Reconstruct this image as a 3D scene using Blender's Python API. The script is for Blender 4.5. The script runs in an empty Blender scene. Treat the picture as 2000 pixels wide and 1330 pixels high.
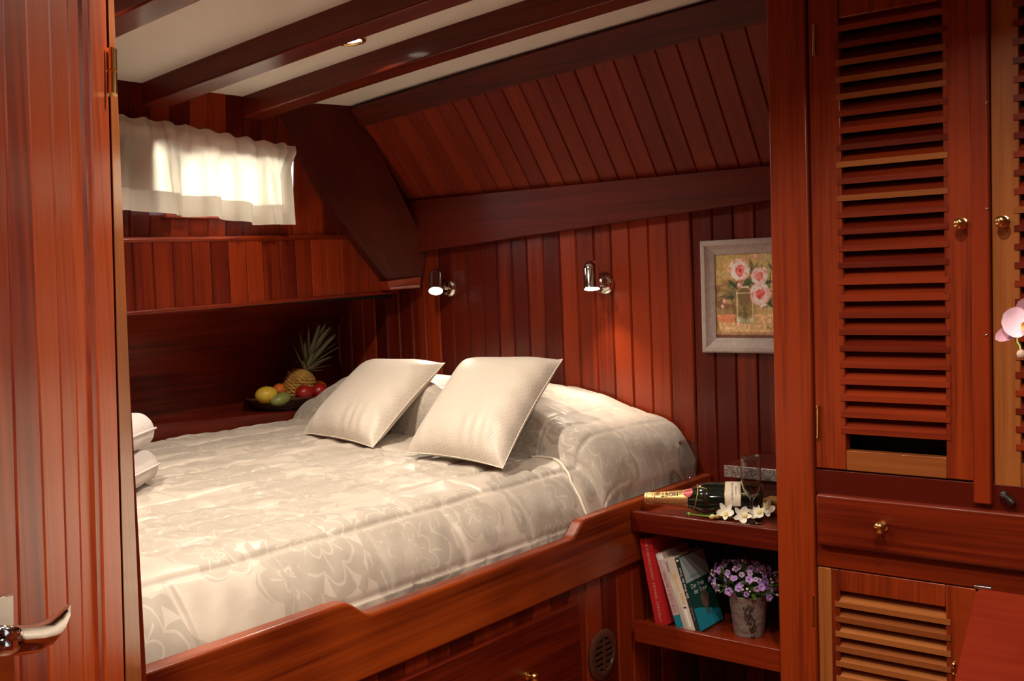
import bpy, math, random
import numpy as np
from mathutils import Vector, Matrix
random.seed(7); rng = np.random.RandomState(5)
S = bpy.context.scene; C = S.collection; PI = math.pi
H = 1.40                       # camera height above the cabin sole; all z below are relative to the eye
# ------------------------------------------------------------------ camera
F = 2113.0
_Y = np.array([1674, 182, F]); _Y = _Y/np.linalg.norm(_Y)
_X = -np.array([-2670, 30, F]); _X = _X/np.linalg.norm(_X)
_X = _X-_Y*(_X@_Y); _X /= np.linalg.norm(_X); _Z = np.cross(_X, _Y)
if _Z[1] < 0: _Z = -_Z
M = np.array([_X, _Y, _Z])     # world(rel) = M @ (right, up, forward)
def ray(px, py): return M@np.array([(px-1000)/F, (665-py)/F, 1.0])
def at(px, py, ax, v):         # point of a pixel's ray on the plane ax = v
    d = ray(px, py); return d*(v/d['xyz'.index(ax)])
def on(px, py, p0, n):         # ... on the plane through p0 with normal n
    d = ray(px, py); return d*(np.dot(p0, n)/np.dot(d, n))
cam = bpy.data.cameras.new('camera'); cam.lens = F*36/2000; cam.sensor_width = 36; cam.clip_start = 0.02
co = bpy.data.objects.new('camera', cam); C.objects.link(co); S.camera = co
R = Matrix(((M[0,0], M[0,1], -M[0,2], 0), (M[1,0], M[1,1], -M[1,2], 0), (M[2,0], M[2,1], -M[2,2], H), (0,0,0,1)))
co.matrix_world = R
# ------------------------------------------------------------------ world, light, exposure
w = bpy.data.worlds.new('world'); S.world = w; w.use_nodes = True
w.node_tree.nodes['Background'].inputs[0].default_value = (.75, .86, 1, 1)
w.node_tree.nodes['Background'].inputs[1].default_value = 1.2
S.view_settings.view_transform = 'Standard'; S.view_settings.look = 'None'
S.view_settings.exposure = 0.0; S.view_settings.gamma = 1.0; S.view_settings.use_curve_mapping = False
LAMP = 7.6                     # watts of each ceiling downlight
def area(name, loc, direction, power, size, color, size_y=None, spread=PI):
    l = bpy.data.lights.new(name, 'AREA'); l.energy = power; l.color = color; l.size = size
    if size_y: l.shape = 'RECTANGLE'; l.size_y = size_y
    else: l.shape = 'DISK'
    l.spread = spread
    o = bpy.data.objects.new(name, l); C.objects.link(o); o.location = (loc[0], loc[1], loc[2]+H)
    o.rotation_euler = Vector(direction).to_track_quat('-Z', 'Y').to_euler(); return o
WIN = (1.850, 2.245, .225, .385)         # window in the cabin side: y0, y1, z0, z1
area('window_daylight', (-3.0, (WIN[0]+WIN[1])/2, .36), (1, 0, -.15), 46, .42, (.93, .97, 1), .24)
# ------------------------------------------------------------------ materials
MATS = {}
def newmat(name):
    m = bpy.data.materials.new(name); m.use_nodes = True; MATS[name] = m
    return m, m.node_tree, m.node_tree.nodes['Principled BSDF']
def plain(name, col, rough=.5, metal=0, coat=0, spec=.5, trans=0, ior=1.45, emit=None, estr=0, sheen=0, bump=0, bscale=80, var=0):
    m, nt, b = newmat(name); i = b.inputs
    i['Base Color'].default_value = (*col, 1); i['Roughness'].default_value = rough; i['Metallic'].default_value = metal
    i['Coat Weight'].default_value = coat; i['Coat Roughness'].default_value = .1; i['Specular IOR Level'].default_value = spec
    i['Transmission Weight'].default_value = trans; i['IOR'].default_value = ior; i['Sheen Weight'].default_value = sheen
    if emit: i['Emission Color'].default_value = (*emit, 1); i['Emission Strength'].default_value = estr
    N, L = nt.nodes, nt.links
    if bump or var:
        tc = N.new('ShaderNodeTexCoord'); no = N.new('ShaderNodeTexNoise'); no.inputs['Scale'].default_value = bscale; no.inputs['Detail'].default_value = 5
        L.new(tc.outputs['Object'], no.inputs['Vector'])
        if bump:
            bp = N.new('ShaderNodeBump'); bp.inputs['Strength'].default_value = bump; bp.inputs['Distance'].default_value = .004
            L.new(no.outputs['Fac'], bp.inputs['Height']); L.new(bp.outputs['Normal'], i['Normal'])
        if var:
            mx = N.new('ShaderNodeMix'); mx.data_type = 'RGBA'; mx.inputs[6].default_value = (*[c*(1-var) for c in col], 1); mx.inputs[7].default_value = (*[min(1, c*(1+var)) for c in col], 1)
            L.new(no.outputs['Fac'], mx.inputs[0]); L.new(mx.outputs[2], i['Base Color'])
    return m
def wood(name, dark, light, axis='z', rough=.36, coat=.5, crough=.16, stripe=.5, var=.5, sc=1.0, figure=0.0, spec=.3, blotch=.35):
    m, nt, b = newmat(name); N, L = nt.nodes, nt.links; i = b.inputs
    tc = N.new('ShaderNodeTexCoord'); oi = N.new('ShaderNodeObjectInfo')
    mp = N.new('ShaderNodeMapping'); mp.vector_type = 'POINT'
    k = {'x': (.9, 34, 34), 'y': (34, .9, 34), 'z': (34, 34, .9), 's': (34, 1.2, 1.2)}[axis]
    mp.inputs['Scale'].default_value = tuple(v*sc for v in k)
    ad = N.new('ShaderNodeVectorMath'); ad.operation = 'ADD'
    ml = N.new('ShaderNodeMath'); ml.operation = 'MULTIPLY'; ml.inputs[1].default_value = 37.0
    L.new(oi.outputs['Random'], ml.inputs[0]); L.new(tc.outputs['Object'], ad.inputs[0]); L.new(ml.outputs[0], ad.inputs[1])
    L.new(ad.outputs[0], mp.inputs['Vector'])
    n1 = N.new('ShaderNodeTexNoise'); n1.inputs['Scale'].default_value = 1.0; n1.inputs['Detail'].default_value = 6; n1.inputs['Roughness'].default_value = .62
    n1.inputs['Distortion'].default_value = figure
    n2 = N.new('ShaderNodeTexNoise'); n2.inputs['Scale'].default_value = 3.6; n2.inputs['Detail'].default_value = 4
    n3 = N.new('ShaderNodeTexNoise'); n3.inputs['Scale'].default_value = 2.2; n3.inputs['Detail'].default_value = 2
    L.new(mp.outputs[0], n1.inputs['Vector']); L.new(mp.outputs[0], n2.inputs['Vector']); L.new(ad.outputs[0], n3.inputs['Vector'])
    def math_(op, a, bb):
        n = N.new('ShaderNodeMath'); n.operation = op
        for q, v in ((0, a), (1, bb)):
            if isinstance(v, (int, float)): n.inputs[q].default_value = v
            else: L.new(v, n.inputs[q])
        return n.outputs[0]
    g = math_('ADD', math_('MULTIPLY', n1.outputs['Fac'], .62), math_('MULTIPLY', n2.outputs['Fac'], .38*stripe/.5))
    g = math_('ADD', g, math_('MULTIPLY', math_('SUBTRACT', oi.outputs['Random'], .5), var))
    g = math_('ADD', g, math_('MULTIPLY', math_('SUBTRACT', n3.outputs['Fac'], .5), blotch))
    cr = N.new('ShaderNodeValToRGB'); cr.color_ramp.elements[0].position = .33; cr.color_ramp.elements[1].position = .70
    cr.color_ramp.elements[0].color = (*dark, 1); cr.color_ramp.elements[1].color = (*light, 1)
    L.new(g, cr.inputs[0]); L.new(cr.outputs[0], i['Base Color'])
    i['Roughness'].default_value = rough; i['Coat Weight'].default_value = coat; i['Coat Roughness'].default_value = crough
    i['Specular IOR Level'].default_value = spec
    bp = N.new('ShaderNodeBump'); bp.inputs['Strength'].default_value = .08; bp.inputs['Distance'].default_value = .002
    L.new(n2.outputs['Fac'], bp.inputs['Height']); L.new(bp.outputs['Normal'], i['Normal'])
    return m
DK, LT = (.082, .0050, .0012), (.255, .0270, .0038)
for a in 'xyz': wood('mahogany_'+a, DK, LT, a, coat=.28, crough=.2)
wood('head_plank', (.080, .0050, .0012), (.265, .0285, .0038), 'z', var=.55, rough=.38, coat=.22, crough=.25)
wood('slope_plank', (.125, .0092, .0022), (.215, .0215, .0045), 's', var=.25, rough=.5, coat=.06, crough=.3, spec=.15)
wood('dark_x', (.050, .0050, .0024), (.120, .0115, .0042), 'x', var=.2, rough=.5, coat=.08, crough=.4, spec=.15)
wood('dark_brace', (.055, .0068, .0036), (.115, .0145, .0068), 's', var=.2, rough=.5, coat=.08, crough=.3, spec=.2)
wood('beam', (.075, .0050, .0014), (.190, .0190, .0034), 'x', var=.2, rough=.4, coat=.3, crough=.12, spec=.2)
wood('rail_wood', (.080, .0060, .0019), (.34, .055, .0065), 'y', var=.1, rough=.34, coat=.3, crough=.2, figure=2.6, sc=.55, blotch=1.3)
wood('door_wood', (.155, .0110, .0016), (.45, .066, .0055), 'z', var=.25, rough=.4, coat=.28, crough=.3)
wood('stile', (.090, .0060, .0014), (.30, .0375, .0052), 'z', var=.2, rough=.38, coat=.3, crough=.22, stripe=.9)
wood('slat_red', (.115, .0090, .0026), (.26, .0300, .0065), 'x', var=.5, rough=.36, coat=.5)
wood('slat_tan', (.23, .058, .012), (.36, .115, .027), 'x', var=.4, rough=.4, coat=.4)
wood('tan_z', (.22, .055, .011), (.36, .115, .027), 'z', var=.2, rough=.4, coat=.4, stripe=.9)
wood('flap_wood', (.165, .0120, .0028), (.235, .0235, .0045), 'x', var=.1, rough=.6, coat=0, spec=.04)
wood('hull_panel', (.10, .0085, .0036), (.36, .037, .0120), 'y', var=.1, rough=.42, coat=.3, crough=.3)
plain('ceiling_white', (.80, .77, .70), .5, bump=.05, bscale=300)
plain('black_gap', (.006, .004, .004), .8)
plain('brass', (.86, .62, .25), .16, metal=1)
plain('chrome', (.75, .73, .70), .09, metal=1)
plain('nickel', (.55, .52, .48), .16, metal=1)
def thin_glass(name, tint, refl):
    m, nt, b = newmat(name); N, L = nt.nodes, nt.links; N.remove(b)
    t = N.new('ShaderNodeBsdfTransparent'); gl = N.new('ShaderNodeBsdfGlossy'); gl.inputs['Roughness'].default_value = .03; t.inputs[0].default_value = (*tint, 1)
    lw = N.new('ShaderNodeLayerWeight'); lw.inputs['Blend'].default_value = .5; mx = N.new('ShaderNodeMixShader')
    pw = N.new('ShaderNodeMath'); pw.operation = 'POWER'; pw.inputs[1].default_value = 1.7; mu = N.new('ShaderNodeMath'); mu.operation = 'MULTIPLY'; mu.inputs[1].default_value = refl; L.new(lw.outputs['Facing'], pw.inputs[0]); L.new(pw.outputs[0], mu.inputs[0]); L.new(mu.outputs[0], mx.inputs[0]); L.new(t.outputs[0], mx.inputs[1]); L.new(gl.outputs[0], mx.inputs[2]); L.new(mx.outputs[0], N['Material Output'].inputs[0])
thin_glass('glass', (.88, .885, .88), 1.0); thin_glass('wine', (.88, .80, .60), .3)
plain('pane', (.95, .98, 1), .02, trans=1, ior=1.02)
plain('bulb', (1, 1, 1), .4, emit=(1, .90, .72), estr=9)
plain('lamp_face', (1, 1, 1), .4, emit=(1, .93, .78), estr=14)
plain('floor_wood', (.22, .055, .018), .4, coat=.3, var=.3, bscale=6)
plain('towel', (.80, .69, .66), .95, sheen=.6, bump=1.0, bscale=420)
plain('mattress', (.7, .64, .55), .8)
plain('vent_brown', (.085, .028, .016), .42, coat=.2)
plain('steel', (.7, .7, .72), .25, metal=1)
plain('frame_grey', (.44, .37, .34), .55, bump=.5, bscale=70, var=.25)
plain('red_cover', (.60, .025, .03), .35, coat=.3)
plain('pink_cover', (.70, .50, .50), .45)
plain('pale_cover', (.62, .56, .50), .5)
plain('cream_cover', (.66, .56, .46), .5)
plain('green_cover', (.012, .07, .055), .35, coat=.3)
plain('spine_dark', (.02, .03, .032), .4)
plain('teal', (.02, .28, .40), .4)
plain('grey_sky', (.42, .50, .50), .4)
plain('pages', (.72, .64, .52), .8, bump=.4, bscale=500)
plain('ink', (.015, .012, .012), .6)
plain('ink_gold', (.70, .42, .30), .5)
plain('ink_pink', (.55, .22, .24), .5)
plain('ink_white', (.8, .8, .76), .5)
plain('ink_yellow', (.75, .48, .12), .5)
plain('fur_brown', (.12, .07, .05), .8)
plain('bottle_glass', (.004, .010, .006), .05, coat=1)
plain('gold_foil', (.78, .52, .22), .3, metal=.85, bump=.2, bscale=260)
plain('gold_cord', (.62, .42, .14), .35, metal=.7)
plain('label_paper', (.72, .62, .50), .45)
plain('seal_red', (.50, .015, .02), .35)
plain('dark_box', (.06, .010, .006), .5)
plain('gold_box', (.42, .20, .06), .4)
plain('orange_box', (.35, .06, .012), .4)
plain('petal_white', (.80, .76, .66), .5, sheen=.2)
plain('petal_core', (.72, .62, .22), .5)
plain('stem_green', (.28, .42, .07), .5)
plain('leaf_green', (.07, .16, .025), .45, var=.4, bscale=40)
plain('petal_purple', (.40, .22, .56), .55, var=.25, bscale=60)
plain('petal_lilac', (.52, .36, .62), .55)
plain('bud_cream', (.78, .66, .60), .5)
plain('pot_stone', (.26, .20, .18), .8, bump=.8, bscale=60, var=.35)
plain('bark', (.055, .03, .022), .9, bump=1, bscale=120, var=.6)
plain('soil', (.03, .018, .01), .95)
plain('wicker', (.075, .024, .011), .45, var=.5, bscale=60)
plain('pine_skin', (.44, .24, .05), .6, var=.55, bscale=45, bump=.4)
plain('pine_leaf', (.25, .28, .17), .55, var=.3, bscale=30)
plain('fruit_yellow', (.62, .42, .04), .4, coat=.2, var=.1, bscale=20)
plain('fruit_orange', (.66, .15, .012), .42, bump=.3, bscale=260)
plain('fruit_green', (.20, .23, .06), .4, coat=.2, var=.35, bscale=16)
plain('fruit_red', (.33, .012, .010), .3, coat=.4, var=.5, bscale=22)
plain('petal_pink', (.90, .60, .76), .5, sheen=.3)
plain('petal_rose', (.55, .27, .36), .5, sheen=.3)
plain('lip_orange', (.80, .40, .10), .5)
plain('bud_pale', (.72, .52, .42), .5)
plain('turn_dark', (.02, .010, .008), .35, coat=.4)
plain('thread', (.86, .76, .62), .5)
plain('canvas_back', (.4, .33, .25), .8)
def attr_mat(name, rough):
    m, nt, b = newmat(name); n = nt.nodes.new('ShaderNodeVertexColor'); n.layer_name = 'Col'
    nt.links.new(n.outputs['Color'], b.inputs['Base Color']); b.inputs['Roughness'].default_value = rough
    no = nt.nodes.new('ShaderNodeTexNoise'); no.inputs['Scale'].default_value = 220
    tc = nt.nodes.new('ShaderNodeTexCoord'); nt.links.new(tc.outputs['Object'], no.inputs['Vector'])
    bp = nt.nodes.new('ShaderNodeBump'); bp.inputs['Strength'].default_value = .35; bp.inputs['Distance'].default_value = .002
    nt.links.new(no.outputs['Fac'], bp.inputs['Height']); nt.links.new(bp.outputs['Normal'], b.inputs['Normal'])
attr_mat('oil_paint', .45)
def glitter():
    m, nt, b = newmat('glitter'); N, L = nt.nodes, nt.links
    tc = N.new('ShaderNodeTexCoord'); v = N.new('ShaderNodeTexVoronoi'); v.inputs['Scale'].default_value = 260
    L.new(tc.outputs['Object'], v.inputs['Vector'])
    cr = N.new('ShaderNodeValToRGB'); cr.color_ramp.elements[0].color = (.05, .04, .045, 1); cr.color_ramp.elements[1].color = (.75, .68, .66, 1)
    L.new(v.outputs['Color'], cr.inputs[0]); L.new(cr.outputs[0], b.inputs['Base Color']); b.inputs['Metallic'].default_value = .8; b.inputs['Roughness'].default_value = .35
glitter()
def cloth_mat(name, ground, motif, dots=False):
    """satin with a woven damask: big blossoms and leaves from Voronoi cells, in metres of cloth (UV)"""
    m, nt, b = newmat(name); N, L = nt.nodes, nt.links; i = b.inputs
    uv = N.new('ShaderNodeUVMap'); uv.uv_map = 'UVMap'
    def mt(op, *a, clamp=False):
        n = N.new('ShaderNodeMath'); n.operation = op; n.use_clamp = clamp
        for q, v in enumerate(a):
            if isinstance(v, (int, float)): n.inputs[q].default_value = v
            else: L.new(v, n.inputs[q])
        return n.outputs[0]
    def blossom(scale, n_pet, rad, offs, rings):
        mp = N.new('ShaderNodeMapping'); mp.inputs['Scale'].default_value = (scale, scale, 1); mp.inputs['Location'].default_value = (*offs, 0)
        L.new(uv.outputs[0], mp.inputs[0])
        no = N.new('ShaderNodeTexNoise'); no.noise_dimensions = '2D'; no.inputs['Scale'].default_value = 2.6; no.inputs['Detail'].default_value = 2; L.new(mp.outputs[0], no.inputs['Vector'])
        wob = N.new('ShaderNodeVectorMath'); wob.operation = 'MULTIPLY_ADD'; wob.inputs[1].default_value = (.13, .13, 0); L.new(no.outputs['Color'], wob.inputs[0]); L.new(mp.outputs[0], wob.inputs[2])
        vo = N.new('ShaderNodeTexVoronoi'); vo.voronoi_dimensions = '2D'; vo.inputs['Scale'].default_value = 1; vo.inputs['Randomness'].default_value = .55
        L.new(wob.outputs[0], vo.inputs['Vector'])
        sb = N.new('ShaderNodeVectorMath'); sb.operation = 'SUBTRACT'; L.new(wob.outputs[0], sb.inputs[0]); L.new(vo.outputs['Position'], sb.inputs[1])
        sp = N.new('ShaderNodeSeparateXYZ'); L.new(sb.outputs[0], sp.inputs[0])
        an = mt('ARCTAN2', sp.outputs[1], sp.outputs[0]); rr = vo.outputs['Distance']
        col = N.new('ShaderNodeSeparateColor'); L.new(vo.outputs['Color'], col.inputs[0])
        ph = mt('MULTIPLY', col.outputs[0], 6.28)
        q = mt('DIVIDE', rr, rad)
        layer = mt('FLOOR', mt('MULTIPLY', q, rings))
        pet = mt('ABSOLUTE', mt('COSINE', mt('ADD', mt('ADD', mt('MULTIPLY', an, n_pet/2), ph), mt('MULTIPLY', layer, 1.2))))
        edge = mt('ADD', .62, mt('MULTIPLY', pet, .42))
        mask = mt('SUBTRACT', 1, mt('MULTIPLY', mt('SUBTRACT', q, edge), 26, clamp=True), clamp=True)
        fr = mt('FRACT', mt('ADD', mt('MULTIPLY', q, rings), mt('MULTIPLY', pet, -.45)))
        line = mt('LESS_THAN', fr, .13)
        gap = mt('LESS_THAN', pet, .13)
        cut = mt('MULTIPLY', mt('MAXIMUM', line, gap), mt('GREATER_THAN', q, .12))
        return mt('MULTIPLY', mask, mt('SUBTRACT', 1, mt('MULTIPLY', cut, .8)))
    if dots:
        mp = N.new('ShaderNodeMapping'); mp.inputs['Scale'].default_value = (95, 95, 1); mp.inputs['Rotation'].default_value = (0, 0, .6); L.new(uv.outputs[0], mp.inputs[0])
        vo = N.new('ShaderNodeTexVoronoi'); vo.voronoi_dimensions = '2D'; vo.inputs['Scale'].default_value = 1; vo.inputs['Randomness'].default_value = .15; L.new(mp.outputs[0], vo.inputs['Vector'])
        fac = mt('LESS_THAN', vo.outputs['Distance'], .13)
    else:
        a = blossom(3.0, 9, .42, (.3, .1), 3.4); c = blossom(5.2, 5, .38, (2.7, 1.3), 1.6)
        fac = mt('MAXIMUM', a, mt('MULTIPLY', c, .85))
    mx = N.new('ShaderNodeMix'); mx.data_type = 'RGBA'; mx.inputs[6].default_value = (*ground, 1); mx.inputs[7].default_value = (*motif, 1)
    L.new(fac, mx.inputs[0]); L.new(mx.outputs[2], i['Base Color'])
    ro = mt('ADD', .50 if dots else .42, mt('MULTIPLY', fac, .16)); L.new(ro, i['Roughness'])
    i['Sheen Weight'].default_value = .35; i['Specular IOR Level'].default_value = .5
    fn = N.new('ShaderNodeTexNoise'); fn.noise_dimensions = '2D'; fn.inputs['Scale'].default_value = 34; fn.inputs['Detail'].default_value = 3; L.new(uv.outputs[0], fn.inputs['Vector'])
    bp = N.new('ShaderNodeBump'); bp.inputs['Strength'].default_value = .22; bp.inputs['Distance'].default_value = .006
    L.new(mt('ADD', fn.outputs['Fac'], mt('MULTIPLY', fac, .06)), bp.inputs['Height']); L.new(bp.outputs['Normal'], i['Normal'])
    return m
cloth_mat('damask', (.575, .495, .42), (.43, .37, .31))
cloth_mat('cushion_cloth', (.62, .535, .455), (.46, .37, .28), dots=True)
def curtain_mat():
    m, nt, b = newmat('curtain_cloth'); N, L = nt.nodes, nt.links
    N.remove(b); out = N['Material Output']
    d = N.new('ShaderNodeBsdfDiffuse'); t = N.new('ShaderNodeBsdfTranslucent'); mx = N.new('ShaderNodeMixShader')
    d.inputs[0].default_value = (.72, .66, .58, 1); t.inputs[0].default_value = (.86, .74, .50, 1)
    uv = N.new('ShaderNodeUVMap'); uv.uv_map = 'UVMap'; sp = N.new('ShaderNodeSeparateXYZ'); L.new(uv.outputs[0], sp.inputs[0])
    # doubled cloth in the bottom hem lets less light through
    a = N.new('ShaderNodeMath'); a.operation = 'GREATER_THAN'; a.inputs[1].default_value = .235; L.new(sp.outputs[1], a.inputs[0])
    mu = N.new('ShaderNodeMath'); mu.operation = 'MULTIPLY_ADD'; mu.inputs[1].default_value = .34; mu.inputs[2].default_value = .07
    hd = N.new('ShaderNodeMath'); hd.operation = 'LESS_THAN'; hd.inputs[1].default_value = .80; L.new(sp.outputs[1], hd.inputs[0])   # doubled heading tape
    h2 = N.new('ShaderNodeMath'); h2.operation = 'MULTIPLY_ADD'; h2.inputs[1].default_value = .65; h2.inputs[2].default_value = .35; L.new(hd.outputs[0], h2.inputs[0])
    h3 = N.new('ShaderNodeMath'); h3.operation = 'MULTIPLY'; L.new(h2.outputs[0], h3.inputs[0]); L.new(a.outputs[0], h3.inputs[1]); L.new(h3.outputs[0], mu.inputs[0])
    wv = N.new('ShaderNodeTexNoise'); wv.inputs['Scale'].default_value = 60; mp = N.new('ShaderNodeMapping'); mp.inputs['Scale'].default_value = (1, 22, 1)
    L.new(uv.outputs[0], mp.inputs[0]); L.new(mp.outputs[0], wv.inputs['Vector'])
    bp = N.new('ShaderNodeBump'); bp.inputs['Strength'].default_value = .2; bp.inputs['Distance'].default_value = .002
    L.new(wv.outputs['Fac'], bp.inputs['Height']); L.new(bp.outputs['Normal'], d.inputs['Normal'])
    L.new(mu.outputs[0], mx.inputs[0]); L.new(d.outputs[0], mx.inputs[1]); L.new(t.outputs[0], mx.inputs[2]); L.new(mx.outputs[0], out.inputs[0])
curtain_mat()
# ------------------------------------------------------------------ mesh helpers
class G:
    def __init__(s): s.v = []; s.f = []; s.uv = None
    def add(s, vs, fs):
        o = len(s.v); s.v += [tuple(map(float, p)) for p in vs]; s.f += [tuple(i+o for i in f) for f in fs]; return s
    def box(s, a, b):
        x0, y0, z0 = a; x1, y1, z1 = b
        return s.add([(x0,y0,z0),(x1,y0,z0),(x1,y1,z0),(x0,y1,z0),(x0,y0,z1),(x1,y0,z1),(x1,y1,z1),(x0,y1,z1)],
                     [(0,3,2,1),(4,5,6,7),(0,1,5,4),(1,2,6,5),(2,3,7,6),(3,0,4,7)])
    def hexa(s, p): return s.add(p, [(0,3,2,1),(4,5,6,7),(0,1,5,4),(1,2,6,5),(2,3,7,6),(3,0,4,7)])   # bottom ring, top ring
    def prism(s, ring0, ring1):
        n = len(ring0); fs = [tuple(range(n))[::-1], tuple(range(n, 2*n))]+[(i, (i+1) % n, n+(i+1) % n, n+i) for i in range(n)]
        return s.add(list(ring0)+list(ring1), fs)
    def extr(s, poly, axis, lo, hi):      # polygon in the two other axes, extruded along axis
        mk = {'x': lambda a, b, c: (c, a, b), 'y': lambda a, b, c: (a, c, b), 'z': lambda a, b, c: (a, b, c)}[axis]
        return s.prism([mk(a, b, lo) for a, b in poly], [mk(a, b, hi) for a, b in poly])
    def lathe(s, prof, c=(0,0,0), mat=None, n=28, cap=True):   # prof (r, h) about local z
        o = []; k = len(prof)
        for r, h in prof:
            for j in range(n):
                t = 2*PI*j/n; o.append(Vector((r*math.cos(t), r*math.sin(t), h)))
        if mat is not None: o = [mat@p for p in o]
        o = [p+Vector(c) for p in o]
        fs = [(i*n+j, i*n+(j+1) % n, (i+1)*n+(j+1) % n, (i+1)*n+j) for i in range(k-1) for j in range(n)]
        if cap: fs += [tuple(range(n))[::-1], tuple(range((k-1)*n, k*n))]
        return s.add(o, fs)
    def tube(s, path, rad, n=10, closed=False):
        path = [Vector(p) for p in path]; k = len(path); rs = rad if hasattr(rad, '__len__') else [rad]*k
        vs = []; up = Vector((0, 0, 1)); prev = None
        for i, p in enumerate(path):
            if closed: t = path[(i+1) % k]-path[i-1]
            else: t = path[min(i+1, k-1)]-path[max(i-1, 0)]
            t.normalize()
            if prev is None: a = t.cross(up if abs(t.z) < .9 else Vector((1, 0, 0)))
            else: a = prev-t*prev.dot(t)
            a.normalize(); prev = a; b2 = t.cross(a)
            for j in range(n):
                an = 2*PI*j/n; vs.append(p+(a*math.cos(an)+b2*math.sin(an))*rs[i])
        m = k if closed else k-1
        fs = [(i*n+j, i*n+(j+1) % n, ((i+1) % k)*n+(j+1) % n, ((i+1) % k)*n+j) for i in range(m) for j in range(n)]
        if not closed: fs += [tuple(range(n))[::-1], tuple(range((k-1)*n, k*n))]
        return s.add(vs, fs)
    def grid(s, fn, nu, nv, wrap=False):  # fn(u, v) in 0..1 -> point
        vs = [fn(i/nu, j/nv) for i in range(nu+1) for j in range(nv+1)]
        return s.add(vs, [(i*(nv+1)+j, (i+1)*(nv+1)+j, (i+1)*(nv+1)+j+1, i*(nv+1)+j+1) for i in range(nu) for j in range(nv)])
    def plank(s, a0, a1, b0, b1, n, t=.014, c=.0035):   # front corners: bottom a0,a1, top b0,b1; n points into the wall
        a0, a1, b0, b1, n = map(lambda q: Vector(q), (a0, a1, b0, b1, n)); n.normalize()
        def ring(p, q):
            w = (q-p).normalized(); return [p+n*t, p+n*c, p+w*c, q-w*c, q+n*c, q+n*t]
        return s.prism(ring(a0, a1), ring(b0, b1))
    def xf(s, m): s.v = [tuple(m@Vector(p)) for p in s.v]; return s
WO = {}
def mkmesh(name, g, mats, smooth):
    me = bpy.data.meshes.new(name); me.from_pydata(g.v, [], g.f); me.validate()
    for m in (mats if isinstance(mats, (list, tuple)) else [mats]): me.materials.append(MATS[m])
    if smooth:
        me.polygons.foreach_set('use_smooth', [True]*len(me.polygons))
        if smooth is not True: me.set_sharp_from_angle(angle=math.radians(smooth))
    return me
def obj(name, g, mat, parent=None, smooth=False, bevel=0, seg=2, flip=False):
    """g holds points in eye-relative world coordinates; the object's origin is put at its middle"""
    P = np.array(g.v); lo, hi = P.min(0), P.max(0); o0 = (lo+hi)/2
    if parent is None: o0[2] = lo[2]
    g2 = G(); g2.v = [tuple(p) for p in (P-o0)]; g2.f = g.f
    me = mkmesh(name, g2, mat, smooth); o = bpy.data.objects.new(name, me); C.objects.link(o)
    wl = Vector(o0)+Vector((0, 0, H)); WO[o.name] = wl
    if parent is not None: o.parent = parent; o.location = wl-WO[parent.name]
    else: o.location = wl
    if bevel:
        bv = o.modifiers.new('bevel', 'BEVEL'); bv.width = bevel; bv.segments = seg; bv.limit_method = 'ANGLE'; bv.angle_limit = .6
        me.polygons.foreach_set('use_smooth', [True]*len(me.polygons)); me.set_sharp_from_angle(angle=math.radians(40))
    return o
def thing(name, loc, label, cat, group=None):
    o = bpy.data.objects.new(name, None); C.objects.link(o); o.location = (loc[0], loc[1], loc[2]+H); o.empty_display_size = .05
    WO[o.name] = Vector(o.location); tag(o, label, cat, group); return o
def tag(o, label, cat, group=None):
    o['label'] = label; o['category'] = cat
    if group: o['group'] = group
    return o
def struct(o, label=None):
    o['kind'] = 'structure'
    if label: o['label'] = label
    return o
def setuv(o, uvs):                       # per vertex uv
    me = o.data; l = me.uv_layers.new(name='UVMap'); vi = np.zeros(len(me.loops), int); me.loops.foreach_get('vertex_index', vi)
    l.data.foreach_set('uv', np.array(uvs)[vi].ravel())
def text(string, size, fn, extr=.0002):  # flat lettering; fn maps (x right, y up, lift) of the line to a point
    cu = bpy.data.curves.new('t', 'FONT'); cu.body = string; cu.size = size; cu.align_x = 'CENTER'; cu.align_y = 'CENTER'; cu.resolution_u = 3
    o = bpy.data.objects.new('t', cu); C.objects.link(o); bpy.context.view_layer.update()
    me = o.evaluated_get(bpy.context.evaluated_depsgraph_get()).to_mesh()
    g = G(); g.add([fn(v.co.x, v.co.y, extr) for v in me.vertices], [tuple(p.vertices) for p in me.polygons])
    bpy.data.objects.remove(o); bpy.data.curves.remove(cu); return g
def ell(c, r, mat=None, n=20, m=12, pow_=1):
    g = G(); prof = [(max(1e-4, math.sin(PI*i/m)), -math.cos(PI*i/m)) for i in range(m+1)]
    g.lathe(prof, n=n, cap=False); g.v = [(p[0]*r[0], p[1]*r[1], p[2]*r[2]) for p in g.v]
    if mat is not None: g.xf(mat)
    g.v = [(p[0]+c[0], p[1]+c[1], p[2]+c[2]) for p in g.v]; return g
def arr(*p): return np.array(p, float)
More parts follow.
